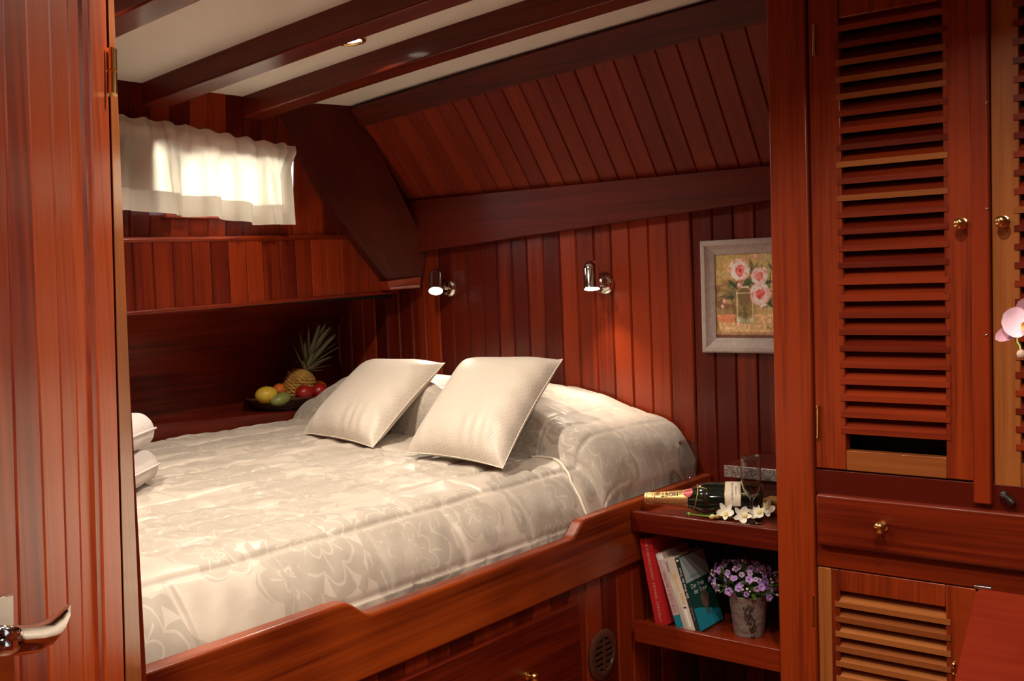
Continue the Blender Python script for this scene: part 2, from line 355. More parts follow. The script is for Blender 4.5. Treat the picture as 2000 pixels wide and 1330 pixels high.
# ================================================================== THE CABIN SHELL
YH, XW, XR = 2.80, -2.72, -1.494       # head bulkhead, cabin side, outer face of the bed rail
def zc(x):
    d = x-XW; return .575+.094*d-.011*d*d
fl = struct(obj('floor', G().box((-3.5, -1.3, -1.44), (1.25, 3.0, -1.40)), 'floor_wood'), 'brown cabin sole')
g = G(); n = 40; xs = [-3.3+4.6*i/n for i in range(n+1)]
for i in range(n):
    a, b = xs[i], xs[i+1]
    g.hexa([(a,-1.3,zc(a)), (b,-1.3,zc(b)), (b,2.66,zc(b)), (a,2.66,zc(a)), (a,-1.3,zc(a)+.05), (b,-1.3,zc(b)+.05), (b,2.66,zc(b)+.05), (a,2.66,zc(a)+.05)])
ceil = struct(obj('ceiling', g, 'ceiling_white', smooth=30), 'white painted deckhead panels between mahogany beams')
def beam(y0, y1, depth, x0=XW+.005, x1=1.2):
    g = G(); n = 36; c = .004; rings = []
    for i in range(n+1):
        x = x0+(x1-x0)*i/n; z = zc(x)+.004; b = zc(x)-depth
        rings.append([(x,y0,z), (x,y0,b+c), (x,y0+c*.3,b+c*.3), (x,y0+c,b), (x,y1-c,b), (x,y1-c*.3,b+c*.3), (x,y1,b+c), (x,y1,z)])
    k = 8; g.v = [p for r in rings for p in r]
    g.f = [(i*k+j, i*k+(j+1) % k, (i+1)*k+(j+1) % k, (i+1)*k+j) for i in range(n) for j in range(k)]+[tuple(range(k))[::-1], tuple(range(n*k, n*k+k))]
    return obj('beam', g, 'beam', ceil, smooth=15)
for y0 in (2.118, 1.772, 1.298, .95, .60, .25, -.10, -.45, -.80): beam(y0, y0+.082, .062)
# --- head bulkhead: backing and planks, each its own board
wh = struct(obj('wall_head', G().box((-3.25, YH+.012, -1.40), (-.2, YH+.05, .30)), 'black_gap'), 'mahogany planked bulkhead at the head of the bed')
x = -3.115; lean = .006
k = 0
while x < -1.56:
    wd = .0655*(1+.05*random.uniform(-1, 1)); x1 = min(x+wd, -1.542)
    if -1.542-x1 < .02: x1 = -1.542
    t = random.uniform(-.0012, .0012)
    g = G().plank((x+.0006,YH+t,-.72), (x1-.0006,YH+t,-.72), (x-lean,YH+t,.30), (x1-lean,YH+t,.30), (0,1,0), .016, .0042)
    obj('plank', g, 'head_plank', wh); x = x1
x = -1.540
while x < -1.0:
    x1 = x+.066
    g = G().plank((x+.0008,YH,-1.38), (x1-.0008,YH,-1.38), (x-.002,YH,.30), (x1-.004,YH,.30), (0,1,0), .016, .0035)
    obj('plank', g, 'mahogany_z', wh); x = x1
# --- sloped overhead panel above the bulkhead, its lower beam, its top trim, the broad brace at the cabin side
def slope(x, t, lift=0):                  # t 0 at the bulkhead, 1 at the deckhead
    zt = zc(x)-.012; p0 = arr(x, YH-.012, .272); p1 = arr(x, 2.515, zt); d = p1-p0; nrm = arr(0, -d[2], d[1]); nrm /= np.linalg.norm(nrm)
    if nrm[1] > 0: nrm = -nrm
    return p0+d*t+nrm*lift
wu = struct(obj('wall_upper', G().hexa([slope(-2.75,0,-.016), slope(-.95,0,-.016), slope(-.95,0,-.04), slope(-2.75,0,-.04), slope(-2.75,1,-.016), slope(-.95,1,-.016), slope(-.95,1,-.04), slope(-2.75,1,-.04)]), 'black_gap'), 'sloping planked panel over the bed head')
x = -2.70
while x < -1.0:
    x1 = x+.0662
    g = G().plank(slope(x+.0007,0), slope(x1-.0007,0), slope(x+.0007,1), slope(x1-.0007,1), (slope(x,0,-1)-slope(x,0)), .016, .003)
    obj('plank', g, 'slope_plank', wu); x = x1
nb = 24; g = G()
lb = lambda x: .102+(x+2.573)*.0655
for i in range(nb):
    a, b = -2.72+1.72*i/nb, -2.72+1.72*(i+1)/nb
    g.hexa([(a,YH-.034,lb(a)), (b,YH-.034,lb(b)), (b,YH+.005,lb(b)), (a,YH+.005,lb(a)), (a,YH-.034,.278), (b,YH-.034,.278), (b,YH+.005,.278), (a,YH+.005,.278)])
struct(obj('trim_1', g, 'dark_x', smooth=30), 'dark mahogany beam along the top of the head bulkhead')
g = G()
for i in range(nb):
    a, b = -2.625+1.63*i/nb, -2.625+1.63*(i+1)/nb
    g.hexa([slope(a,.845,.016), slope(b,.845,.016), slope(b,.845,-.002), slope(a,.845,-.002), slope(a,1.02,.016), slope(b,1.02,.016), slope(b,1.02,-.002), slope(a,1.02,-.002)])
struct(obj('trim_2', g, 'dark_x', smooth=30), 'dark mahogany trim board where sloping panel meets white deckhead')
le = [at(545,226,'x',-2.685), at(600,322,'x',-2.685), at(665,430,'x',-2.685), at(715,495,'x',-2.685), at(758,549,'x',-2.685)]
re = [at(694,203,'x',-2.635), at(742,295,'x',-2.62), at(790,394,'x',-2.60), at(836,486,'x',-2.588), at(824,541,'x',-2.60)]
front = le+re[::-1]; back = [arr(-2.745, p[1], p[2]) for p in front]
for p in front[:1]+front[-1:]: p[2] += .02
g = G(); nf = 5
g.add(le+re, [(i, 5+i, 6+i, 1+i) for i in range(4)])
bk = [arr(-2.745,p[1],p[2]) for p in le+re]; g.add(bk, [(1+i, 6+i, 5+i, i) for i in range(4)])
loop = [0,1,2,3,4,9,8,7,6,5]; g.f += [(loop[i], loop[(i+1) % 10], loop[(i+1) % 10]+10, loop[i]+10) for i in range(10)]
struct(obj('trim_3', g, 'dark_brace', smooth=25), 'broad dark diagonal brace board beside the curtained window')
a0, a1 = at(757,549,'x',-2.675), at(822,541,'x',-2.595); b0, b1 = at(761,566,'x',-2.675), at(820,561,'x',-2.60)
g = G().hexa([b0, b1, b1+arr(-.12,0,0), b0+arr(-.06,0,0), a0, a1, a1+arr(-.12,0,0), a0+arr(-.06,0,0)])
g.tube([b0+arr(.004,0,.004), b1+arr(.004,-.004,.004)], .006, 8)
struct(obj('trim_4', g, 'mahogany_y', smooth=30), 'small mahogany foot block under the diagonal brace')
# --- cabin side: planked upper side with the window, planked locker front, soffit
ft = lambda y: .146+.019*(y-2.0)          # top of the locker front
fb = lambda y: -.050+.024*(y-2.0)         # bottom
wl = struct(obj('wall_left', G().box((-2.80, .86, -.06), (-2.765, 1.80, .62)).box((-2.80, 2.29, -.06), (-2.765, 2.86, .62)).box((-2.80, 1.80, -.06), (-2.765, 2.29, .19)).box((-2.80, 1.80, .44), (-2.765, 2.29, .62)), 'black_gap'), 'mahogany planked cabin side with a curtained window')
def side(y, z, top):                      # the upper planking leans inboard
    return (XW-.012+(z-.14)*.09, y, z)
y = .88; tilt = .012
while y < 2.80:
    y1 = y+.0655; segs = [(ft(y), zc(XW)+.01)]
    if y1 > WIN[0]-.012 and y < WIN[1]+.012: segs = [(ft(y), WIN[2]-.012), (WIN[3]+.012, zc(XW)+.01)]
    for lo, hi in segs:
        g = G().plank(side(y+.0007,lo,0), side(y1-.0007,lo,0), side(y+.0007,hi,0), side(y1-.0007,hi,0), (-1,0,0), .016, .003)
        obj('plank', g, 'mahogany_z', wl)
    g = G().plank((XW,y+.0007,fb(y)), (XW,y1-.0007,fb(y1)), (XW,y+.0007,ft(y)-.006), (XW,y1-.0007,ft(y1)-.006), (-1,0,0), .016, .003)
    obj('plank', g, 'mahogany_z', wl); y = y1
obj('ledge_nosing', G().tube([(XW-.004,.88,ft(.88)), (XW-.004,2.69,ft(2.69))], .009, 12), 'mahogany_y', wl, smooth=True)
obj('lower_moulding', G().hexa([(XW-.02,.88,fb(.88)-.013), (XW+.008,.88,fb(.88)-.013), (XW+.008,2.72,fb(2.72)-.013), (XW-.02,2.72,fb(2.72)-.013), (XW-.02,.88,fb(.88)), (XW+.008,.88,fb(.88)), (XW+.008,2.72,fb(2.72)), (XW-.02,2.72,fb(2.72))]), 'mahogany_y', wl, bevel=.004)
obj('soffit', G().hexa([(-3.2,.88,fb(.88)-.012), (XW-.01,.88,fb(.88)-.012), (XW-.01,2.80,fb(2.80)-.012), (-3.2,2.80,fb(2.80)-.012), (-3.2,.88,fb(.88)+.01), (XW-.01,.88,fb(.88)+.01), (XW-.01,2.80,fb(2.8)+.01), (-3.2,2.80,fb(2.8)+.01)]), 'hull_panel', wl)
g = G(); prof = [(-2.95,-.035),(-3.0,-.075),(-3.045,-.115),(-3.072,-.165),(-3.082,-.22),(-3.075,-.285),(-3.05,-.36),(-3.04,-.41),(-3.04,-.50)]
g.grid(lambda u, v: (prof[int(round(u*8))][0], .88+1.92*v, prof[int(round(u*8))][1]), 8, 1)
hp = obj('hull_panel', g, 'hull_panel', wl, smooth=True); so = hp.modifiers.new('solid', 'SOLIDIFY'); so.thickness = .02; so.offset = 0
lz = lambda y: -.407-.046*(y-1.9)
obj('ledge', G().hexa([(-3.09,.88,-.56), (-2.884,.88,-.56), (-2.884,2.8,-.56), (-3.09,2.8,-.56), (-3.09,.88,lz(.88)), (-2.884,.88,lz(.88)), (-2.884,2.8,lz(2.8)), (-3.09,2.8,lz(2.8))]), 'mahogany_y', wl, bevel=.004)
# window: frame, pane
wy0, wy1, wz0, wz1 = WIN
g = G()
for (a, b, c, d) in ((wy0-.02, wy0, wz0-.02, wz1+.02), (wy1, wy1+.02, wz0-.02, wz1+.02), (wy0, wy1, wz0-.02, wz0), (wy0, wy1, wz1, wz1+.02)):
    g.box((-2.79, a, c), (-2.70, b, d))
wi = struct(obj('window_1', g, 'mahogany_z', bevel=.002), 'small bright cabin window behind the curtain')
obj('pane', G().box((-2.785, wy0, wz0), (-2.78, wy1, wz1)), 'pane', wi)
# the rest of the cabin, out of view: foot bulkhead, starboard side, forward bulkhead
struct(obj('wall_foot', G().box((-3.4, .845, -1.40), (-1.40, .875, .72)), 'mahogany_z'), 'bulkhead at the foot of the bed')
struct(obj('wall_right', G().box((1.2, -1.3, -1.40), (1.25, 3.0, .80)), 'mahogany_z'), 'mahogany bulkhead')
struct(obj('wall_back', G().box((-3.4, -1.35, -1.40), (1.25, -1.3, .80)), 'mahogany_x'), 'mahogany bulkhead')
struct(obj('wall_outer', G().box((-3.45, -1.3, -1.40), (-3.4, 3.0, -.02)), 'hull_panel'), 'hull side')
# ================================================================== THE OPEN DOOR (foreground)
dz = 1.45
h0 = M@arr((236-1000)/F*dz, 0, dz)                          # hinge line
dd = M@arr((520-1000)/F, (665-575)/F, 1.0); dd[2] = 0; dd /= np.linalg.norm(dd)
dn = arr(-dd[1], dd[0], 0)
if np.dot(dn, -h0) < 0: dn = -dn                             # towards the camera
def leaf(px, py, lift=0): return on(px, py, h0+dn*lift, dn)
def vline(pt, pb, lift=0, lo=-1.385, hi=.60):
    a, b = leaf(pt, 0, lift), leaf(pb, 1330, lift); f = lambda z: a+(b-a)*((z-a[2])/(b[2]-a[2])); return f(lo), f(hi)
edges = [(-150,-190), (-60,-80), (5,42), (50,97), (95,137), (131,164), (155,190)]
pan = G(); a0, b0 = vline(-150,-190,-.012); a1, b1 = vline(208,262,-.012)
pan.hexa([a0, a1, a1-dn*.02, a0-dn*.02, b0, b1, b1-dn*.02, b0-dn*.02])
door = struct(obj('door_1', pan, 'door_wood'), 'open varnished mahogany cabin door of vertical planks with chrome lever')
for (p, q) in zip(edges[:-1], edges[1:]):
    a0, b0 = vline(*p); a1, b1 = vline(*q); e = (a1-a0)/np.linalg.norm(a1-a0)*.0012
    obj('plank', G().plank(a0+e, a1-e, b0+e, b1-e, -dn, .014, .004), 'door_wood', door)
a0, b0 = vline(158,193,.004); a1, b1 = vline(172,206,.004)
obj('moulding', G().plank(a0, a1, b0, b1, -dn, .018, .006), 'door_wood', door)
a0, b0 = vline(174,208,.006); a1, b1 = vline(207,243,.006)
obj('stile', G().plank(a0, a1, b0, b1, -dn, .03, .003), 'door_wood', door)
# hinge knuckle on the leaf's edge
c0, c1 = leaf(218,97,.014), leaf(219,185,.014); cm = (c0+c1)/2
hg = obj('hinge', G().tube([c0, cm+arr(0,0,.001)], .0065, 14).tube([cm-arr(0,0,.001), c1], .0065, 14), 'brass', door, smooth=40)
# lever and back plate
pl = [leaf(-38,1168,.008), leaf(27,1158,.008), leaf(30,1345,.008), leaf(-36,1375,.008)]
obj('back_plate', G().prism(pl, [p-dn*.006 for p in pl]), 'chrome', door, bevel=.002)
path = [leaf(-42,1252,.010), leaf(-42,1252,.03), leaf(-36,1253,.044), leaf(-20,1252,.048), leaf(20,1252,.048), leaf(60,1249,.047), leaf(86,1240,.046), leaf(108,1222,.045), leaf(124,1203,.044), leaf(134,1185,.043)]
obj('lever', G().tube(path, [.0075,.0078,.008,.008,.0082,.0085,.0082,.0070,.0048,.0018], 14), 'chrome', door, smooth=True)
# jamb the leaf hangs on
a0, b0 = vline(211,246,-.002); a1, b1 = vline(223,277,-.002); v = arr(-.06,.028,0)
struct(obj('trim_5', G().plank(a0, a1, b0, b1, v, .07, .003), 'tan_z', smooth=False), 'light mahogany jamb strip beside the open door')
# ================================================================== CEILING DOWNLIGHTS
def downlight(x, y, label):
    z = zc(x); sl = .098-.022*(x-XW); m = Matrix.Rotation(-math.atan(sl), 3, 'Y')
    t = thing('downlight', (x, y, z), label, 'ceiling light', 'recessed deckhead lights')
    obj('rim', G().lathe([(.040,.001),(.041,-.004),(.038,-.007),(.031,-.007),(.028,-.003),(.028,.002)], (x,y,z), m, 32, cap=False), 'brass', t, smooth=True)
    obj('bulb', G().lathe([(.0001,-.0045),(.015,-.0042),(.0285,-.002)], (x,y,z), m, 28, cap=False), 'bulb', t, smooth=True)
    o = area('downlight_glow', (x, y, z-.012), (sl, 0, -1), LAMP, .05, (1, .88, .71), spread=2.5); return t
P = at(697, 79, 'z', zc(-2.07)); downlight(P[0], 1.99, 'small round brass downlight lit in the white panel between two beams')
for x, y, wh_ in ((-1.25, 1.16, 'over the shaped bed rail'), (-.35, 1.16, 'over the floor before the sloping board'), (-1.25, .48, 'over the open plank door'), (-.35, .14, 'over the middle of the cabin floor'), (-2.05, 1.16, 'over the foot of the bed'), (-.58, 1.57, 'added out of view to brighten the louvred wardrobe doors'), (.4, .78, 'over the floor beside the vanity')):  # the unseen one before the wardrobe is added to brighten its doors
    downlight(x, y, 'round brass deckhead downlight '+wh_)
# ================================================================== THE BED
bed = thing('bed', (-2.2, 1.8, -1.40), 'built-in mahogany double bed base with shaped side rail and drawer', 'bed')
def smooth_step(a, b, n=7): return [(a[0]+(b[0]-a[0])*t, a[1]+(b[1]-a[1])*(3*t*t-2*t**3)) for t in [i/n for i in range(n+1)]]
top = [(.885,-.596)]+[(1.325,-.5955)]+smooth_step((1.35,-.596), (1.425,-.634), 7)+smooth_step((2.085,-.634), (2.150,-.596), 7)+[(2.795,-.590)]
poly = [(.885,-.756)]+[(2.795,-.754)]+top[::-1]
g = G()
tops = top; 
for i in range(len(tops)-1):
    (ya, za), (yb, zb) = tops[i], tops[i+1]
    g.hexa([(XR-.036,ya,-.756), (XR,ya,-.756), (XR,yb,-.756), (XR-.036,yb,-.756), (XR-.036,ya,za), (XR,ya,za), (XR,yb,zb), (XR-.036,yb,zb)])
def weld(g, tol=1e-5):                    # merge doubled corners and drop the inner faces between strips
    key = {}; mp = []; nv = []
    for p in g.v:
        k = tuple(round(c/tol) for c in p)
        if k not in key: key[k] = len(nv); nv.append(p)
        mp.append(key[k])
    fs = {}
    for f in g.f:
        q = tuple(mp[i] for i in f); s_ = frozenset(q)
        if len(s_) < 3: continue
        if s_ in fs: fs[s_] = None
        else: fs[s_] = q
    g.v, g.f = nv, [q for q in fs.values() if q]; return g
obj('side_rail', weld(g), 'rail_wood', bed, bevel=.006, seg=3)
y = .885; k = 0
while y < 2.79:
    y1 = y+.071
    obj('plank', G().plank((XR-.018,y+.0008,-1.385), (XR-.018,y1-.0008,-1.385), (XR-.018,y+.0008,-.75), (XR-.018,y1-.0008,-.75), (-1,0,0), .016, .004), 'mahogany_z', bed); y = y1
obj('platform', G().box((-2.88,.885,-1.385), (XR-.034,2.79,-.665)), 'black_gap', bed)
dr = obj('drawer', G().box((XR-.016,.98,-1.16), (XR+.004,2.107,-.788)), 'mahogany_y', bed, bevel=.004)
kc = at(1040,1322,'x',XR+.018)
Mx = Matrix.Rotation(PI/2, 3, 'Y')
def knob(c, m, parent, s=1.0):
    pr = [(.004,0),(.0105,0),(.0105,.002),(.0045,.004),(.0042,.010),(.0075,.0125),(.0108,.017),(.0115,.021),(.0095,.026),(.005,.0285),(.0005,.029)]
    return obj('knob', G().lathe([(r*s, h*s) for r, h in pr], c, m, 22), 'brass', parent, smooth=50)
knob((XR+.004, kc[1], kc[2]), Mx, dr)
obj('mattress_core', G().box((-2.87,.90,-.662), (-1.60,2.78,-.53)), 'mattress', bed, bevel=.03)
# --- bedspread: quilted damask over mattress and pillows, hanging inside the rail
def ss(a, b, v): t = np.clip((v-a)/(b-a), 0, 1); return t*t*(3-2*t)
NS, NY = 440, 440
XE, RR, WX, TM = -1.705, .150, .164, 1.22
def mound(x, y):
    front = 2.345-.16*(x+2.2)*.5
    h = .150*(1-ss(-2.0, -1.50, x)*.80)*(.35+.65*ss(-2.88, -2.62, x))
    up = np.sqrt(np.clip((y-front)/.085, 0, 1)*(2-np.clip((y-front)/.085, 0, 1)))
    sag = 1-.16*ss(2.62, 2.80, y)-.10*np.exp(-((x+2.19)/.05)**2)
    return h*up*sag, front
def quilt(s, y):
    p = .118; a = s/p+.5; row = np.floor(a); d1 = np.abs(a-np.round(a))*p
    q = .235; b = y/q+.5*(row % 2)+.21*np.sin(row*1.7); d2 = np.abs(b-np.round(b))*q
    d = np.minimum(d1, d2*1.0)
    return -.0068*np.exp(-(d/.0055)**2)-.0012*np.exp(-(d/.022)**2)
yy = np.linspace(.90, 2.785, NY+1)
L1 = XE+2.88; L2 = RR*TM; L3 = .07
ss_ = np.concatenate([np.linspace(0, L1, NS-70, endpoint=False), np.linspace(L1, L1+L2, 40, endpoint=False), np.linspace(L1+L2, L1+L2+L3, 31)])
def wr(x, y):
    return .0022*np.sin(31*x+9*y+2*np.sin(7*y))*np.sin(13*y+3*np.sin(11*x))+.0016*np.sin(57*x-23*y)+.0012*np.sin(90*y+40*x)*np.sin(33*x)
V = np.zeros((len(ss_), NY+1, 3)); UV = np.zeros((len(ss_), NY+1, 2))
for i, s in enumerate(ss_):
    xt = min(-2.88+s, XE); mh, fr = mound(np.full_like(yy, xt), yy)
    zt = -.448+(-.487+.448)*((xt+2.88)/1.26)+mh
    q = quilt(np.full_like(yy, s), yy)*(1-.75*ss(2.3, 2.45, yy)); wn = wr(np.full_like(yy, s), yy)
    th = np.clip((s-L1)/RR, 0, TM)
    nx, nz = math.sin(th), math.cos(th)
    bul = ss(2.16, 2.30, yy)
    r = RR+.0*yy
    x = xt+WX*math.sin(th)/math.sin(TM); z = zt-r*(1-math.cos(th))/(1-math.cos(TM))*.93
    if s > L1+L2:
        t = (s-L1-L2)/L3; zb = -.668; z = z+(zb-z)*t
        x = x-.004*t
    # the doubled cloth beside the pillows stands a little proud above the rail
    zz = z
    x = x+bul*.022*ss(-.60, -.55, zz)*ss(-1.75, -1.62, xt+0*yy)
    lift = q+wn*(1-.4*bul)
    if s < .05: z = z-(.05-s)**2*14
    V[i, :, 0] = np.minimum(x+lift*nx, np.where(z < -.585, XR-.038, 9)); V[i, :, 1] = yy; V[i, :, 2] = z+lift*nz
    UV[i, :, 0] = s; UV[i, :, 1] = yy+mh*1.1
g = G(); n0, n1 = V.shape[:2]; g.v = [tuple(p) for p in V.reshape(-1, 3)]
g.f = [(i*n1+j, (i+1)*n1+j, (i+1)*n1+j+1, i*n1+j+1) for i in range(n0-1) for j in range(n1-1)]
spread = obj('bedspread', g, 'damask', smooth=True); setuv(spread, UV.reshape(-1, 2))
ja = [int(np.argmin(abs(yy-(2.285-.055*ss(-1.70, -1.56, x_))))) for x_ in V[:, 0, 0]]
i0 = int(np.argmin(abs(ss_-(L1-.06))))
pp = [V[i, ja[i]]+arr(.003, -.003, .003) for i in range(i0, len(ss_)-14, 4)]
obj('piping', G().tube(pp, .0035, 8), 'thread', spread, smooth=True)
tag(spread, 'cream quilted damask bedspread covering the bed and its pillows', 'bedspread')
# ================================================================== CUSHIONS AND TOWELS
def cushion(tl, tr, br, bl, T, label, sag=0.0):
    tl, tr, br, bl = map(np.array, (tl, tr, br, bl)); nn = np.cross(br-bl, tl-bl); nn /= np.linalg.norm(nn)
    if nn[1] > 0: nn = -nn
    N_ = 44
    def pt(u, v, sgn):
        a, b = 2*u-1, 2*v-1
        # sides pull in between the corners
        uu = u-(.035*a*(1-b*b)); vv = v-(.030*b*(1-a*a))
        p = bl*(1-uu)*(1-vv)+br*uu*(1-vv)+tr*uu*vv+tl*(1-uu)*vv
        e = max(0, (1-a**4))*max(0, (1-b**4)); t = T*(e**.62)
        wv = .0035*math.sin(38*u+3*math.sin(9*u))*math.exp(-((v-.06)/.16)**2)*e**.3+.003*math.sin(30*v+1)*math.exp(-((u-.95)/.10)**2)*e**.3
        return p+nn*(sgn*t*(.62 if sgn > 0 else .42)+wv*(sgn > 0))
    g = G(); g.grid(lambda u, v: pt(u, v, 1), N_, N_); k = len(g.v); g2 = G(); g2.grid(lambda u, v: pt(u, v, -1), N_, N_)
    g.add(g2.v, [f[::-1] for f in g2.f])
    uv = [(i/N_*.42, j/N_*.42) for i in range(N_+1) for j in range(N_+1)]; uv = uv+uv
    o = obj('cushion', g, 'cushion_cloth', smooth=True); setuv(o, uv)
    tag(o, label, 'cushion', 'cream cushions leaning on the bed pillows')
    rim = [pt(i/16, 0, 1) for i in range(16)]+[pt(1, i/16, 1) for i in range(16)]+[pt(1-i/16, 1, 1) for i in range(16)]+[pt(0, 1-i/16, 1) for i in range(16)]
    pi_ = obj('piping', G().tube(rim, .0013, 6, closed=True), 'thread', o, smooth=True); return o
cushion(at(722,708,'y',2.53), at(869,709,'y',2.50), at(728,874,'z',-.462), at(591,846,'z',-.452), .105, 'cream satin cushion standing nearer the fruit basket')
cushion(at(906,704,'y',2.48), at(1099,702,'y',2.44), at(982,915,'z',-.470), at(793,884,'z',-.462), .105, 'cream satin cushion with tiny dots standing nearer the bottle shelf')
def towel(zb, th, dx, label):
    c = at(252, 960, 'z', -.46); x0, y0 = c[0]-.100+dx, c[1]-.074
    o = []
    ax = arr(.80, .60, 0); bx = arr(-.60, .80, 0)     # short side faces the camera
    n = 16; prof = []
    for i in range(n+1):
        t = -PI/2+PI*i/n; prof.append((.115+th*.46*math.cos(t)*.9, th/2+th/2*math.sin(t)))
    prof = [(-.12, 0)]+prof+[(-.12, th)]
    g = G(); rings = []
    for k in range(11):
        v = -.16+.32*k/10; e = 1-.12*abs(v/.16)**6
        rings.append([arr(x0, y0, zb)+ax*(a*(1-.05*abs(v/.16)**8))+bx*v+arr(0, 0, b*e+.003*math.sin(9*v*6+a*20)) for a, b in prof])
    m = len(prof); g.v = [tuple(p) for r in rings for p in r]
    g.f = [(i*m+j, i*m+(j+1) % m, (i+1)*m+(j+1) % m, (i+1)*m+j) for i in range(10) for j in range(m)]+[tuple(range(m))[::-1], tuple(range(10*m, 11*m))]
    o = obj('folded_towel', g, 'towel', smooth=60)
    sd = o.modifiers.new('sub', 'SUBSURF'); sd.levels = 1; sd.render_levels = 1
    tag(o, label, 'towel', 'folded bath towels on the bed'); 
    f0 = arr(x0, y0, zb)+ax*(.115+th*.40)
    obj('hem', G().tube([f0+bx*v+arr(.002,.0015,th*.52) for v in np.linspace(-.135, .135, 9)], .0028, 8), 'towel', o, smooth=True)
    return o
towel(-.462, .082, 0, 'folded pinkish white towel lying on the bedspread, lower of the pair')
towel(-.378, .086, -.012, 'folded pinkish white towel, upper one of the pair on the bed')
# ================================================================== CURTAIN
def curtain():
    NU, NV = 260, 46; y0, y1 = 1.46, 2.298
    g = G(); uv = []
    folds = [(1.60, .05), (1.81, .04), (1.955, .035), (2.075, .04), (2.17, .03)]
    for i in range(NU+1):
        u = i/NU; y = y0+(y1-y0)*u
        zt = .478-.036*ss(1.70, 2.30, y)+.004*math.sin(y*90); zb = .216-.030*ss(1.70, 2.28, y)+.004*math.sin(y*23)
        for j in range(NV+1):
            v = j/NV; z = zt+(zb-zt)*v
            fine = .013*(abs(math.sin(y*52+1.6*math.sin(y*17)))**.7-.5)*math.exp(-((v-.10)/.22)**2)
            sw = math.sin(y*46+1.3*math.sin(y*9)+.5*v); broad = .024*(abs(sw)**.6*(1 if sw > 0 else -1))*ss(.10, .5, v)
            sharp = 0
            for fy, fw in folds: sharp += -.018*math.exp(-((y-fy-.02*v)/.010)**2)*ss(.2, .6, v)
            x = XW+.052+fine+broad+sharp-.010*ss(.1, .0, v)+.012*v
            yy_ = y-.035*ss(.0, .35, v)*ss(2.18, 2.30, y)+.008*math.sin(y*46)*v
            g.v.append((x, yy_, z)); uv.append((y, (1-v)))
    g.f = [(i*(NV+1)+j, (i+1)*(NV+1)+j, (i+1)*(NV+1)+j+1, i*(NV+1)+j+1) for i in range(NU) for j in range(NV)]
    c = obj('curtain', g, 'curtain_cloth', smooth=True); setuv(c, uv)
    tag(c, 'short pleated cream curtain across the bright cabin window', 'curtain')
    obj('curtain_rod', G().tube([(XW+.036, y0, .452), (XW+.036, 2.26, .422)], .004, 10), 'chrome', c, smooth=True)
    hk = at(553, 322, 'x', XW+.04); obj('hook', G().tube([hk+arr(0,.006*math.cos(t),.006*math.sin(t)) for t in np.linspace(0, 2*PI, 14)], .0012, 6), 'chrome', c, smooth=True)
curtain()
# ================================================================== READING LAMPS
def reading_lamp(px, py, aim, label):
    b = at(px, py, 'y', YH)
    t = thing('reading_lamp', b, label, 'wall lamp', 'chrome reading lamps on the planked bulkhead')
    My = Matrix.Rotation(PI/2, 3, 'X')    # local z -> -y
    obj('wall_plate', G().lathe([(.0005,0),(.030,0),(.031,.004),(.028,.011),(.020,.015),(.0005,.016)], (b[0], b[1]-.001, b[2]), My, 30, cap=False), 'chrome', t, smooth=True)
    d = Vector(aim).normalized(); m = d.to_track_quat('-Z', 'Y').to_matrix()
    c = Vector((b[0]-.012, b[1]-.062, b[2]+.014))
    pr = [(.0005,.062),(.010,.061),(.018,.056),(.0235,.046),(.025,.034),(.025,-.020),(.026,-.022),(.026,-.026),(.0235,-.026),(.0235,-.018)]
    obj('shade', G().lathe(pr, c, m, 32, cap=False), 'chrome', t, smooth=45)
    obj('bulb_face', G().lathe([(.0005,-.024),(.0232,-.0245),(.0233,-.0235),(.0005,-.023)], c, m, 28, cap=False), 'lamp_face', t, smooth=True)
    obj('arm', G().tube([(b[0]-.002, b[1]-.012, b[2]), (b[0]-.006, b[1]-.032, b[2]+.003), (c.x+.004, c.y+.018, c.z-.004)], .0065, 12), 'chrome', t, smooth=True)
    obj('switch', G().lathe([(.0005,0),(.0055,0),(.0055,.006),(.0045,.008),(.0005,.0085)], (b[0]-.012, b[1]-.015, b[2]-.018), My, 14, cap=False), 'nickel', t, smooth=40)
    e = c+d*.030
    o = area('reading_lamp_glow', e, d, .8, .035, (1, .86, .66), spread=1.5)
reading_lamp(880, 563, (.36, -.44, -.80), 'chrome reading lamp on the bulkhead nearer the diagonal brace')
reading_lamp(1184, 556, (.16, -.20, -.97), 'chrome reading lamp on the bulkhead nearer the flower painting')
# ================================================================== WARDROBE WITH LOUVRED DOORS
YC = 2.34
wd = thing('wardrobe', (-.75, 2.5, -1.40), 'tall mahogany wardrobe with louvred doors and a wide drawer', 'wardrobe')
obj('post', G().box((-1.080,YC-.008,-1.40), (-.9885,2.79,zc(-1.0))), 'stile', wd, bevel=.004)
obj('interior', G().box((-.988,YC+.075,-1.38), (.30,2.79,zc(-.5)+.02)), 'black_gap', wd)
def louvre_slat(x0, x1, z, tan, parent, over=.010, h=.034, nose=.0125, dep=.030):
    # nose at the front, blade running up and back
    prof = [(YC-.002, z), (YC-.002, z+nose), (YC+dep, z+h+nose*.2), (YC+dep, z+h-nose*.8), (YC+.004, z+.001)]
    g = G().extr(prof, 'x', x0-.001, x1+.001)
    nf = len(g.f); g.box((x0-over, YC-.0022, z), (x1+over, YC+.004, z+nose))
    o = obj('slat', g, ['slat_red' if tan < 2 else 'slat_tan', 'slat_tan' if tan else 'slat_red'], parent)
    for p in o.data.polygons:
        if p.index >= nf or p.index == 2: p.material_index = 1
MyK = Matrix.Rotation(PI/2, 3, 'X')
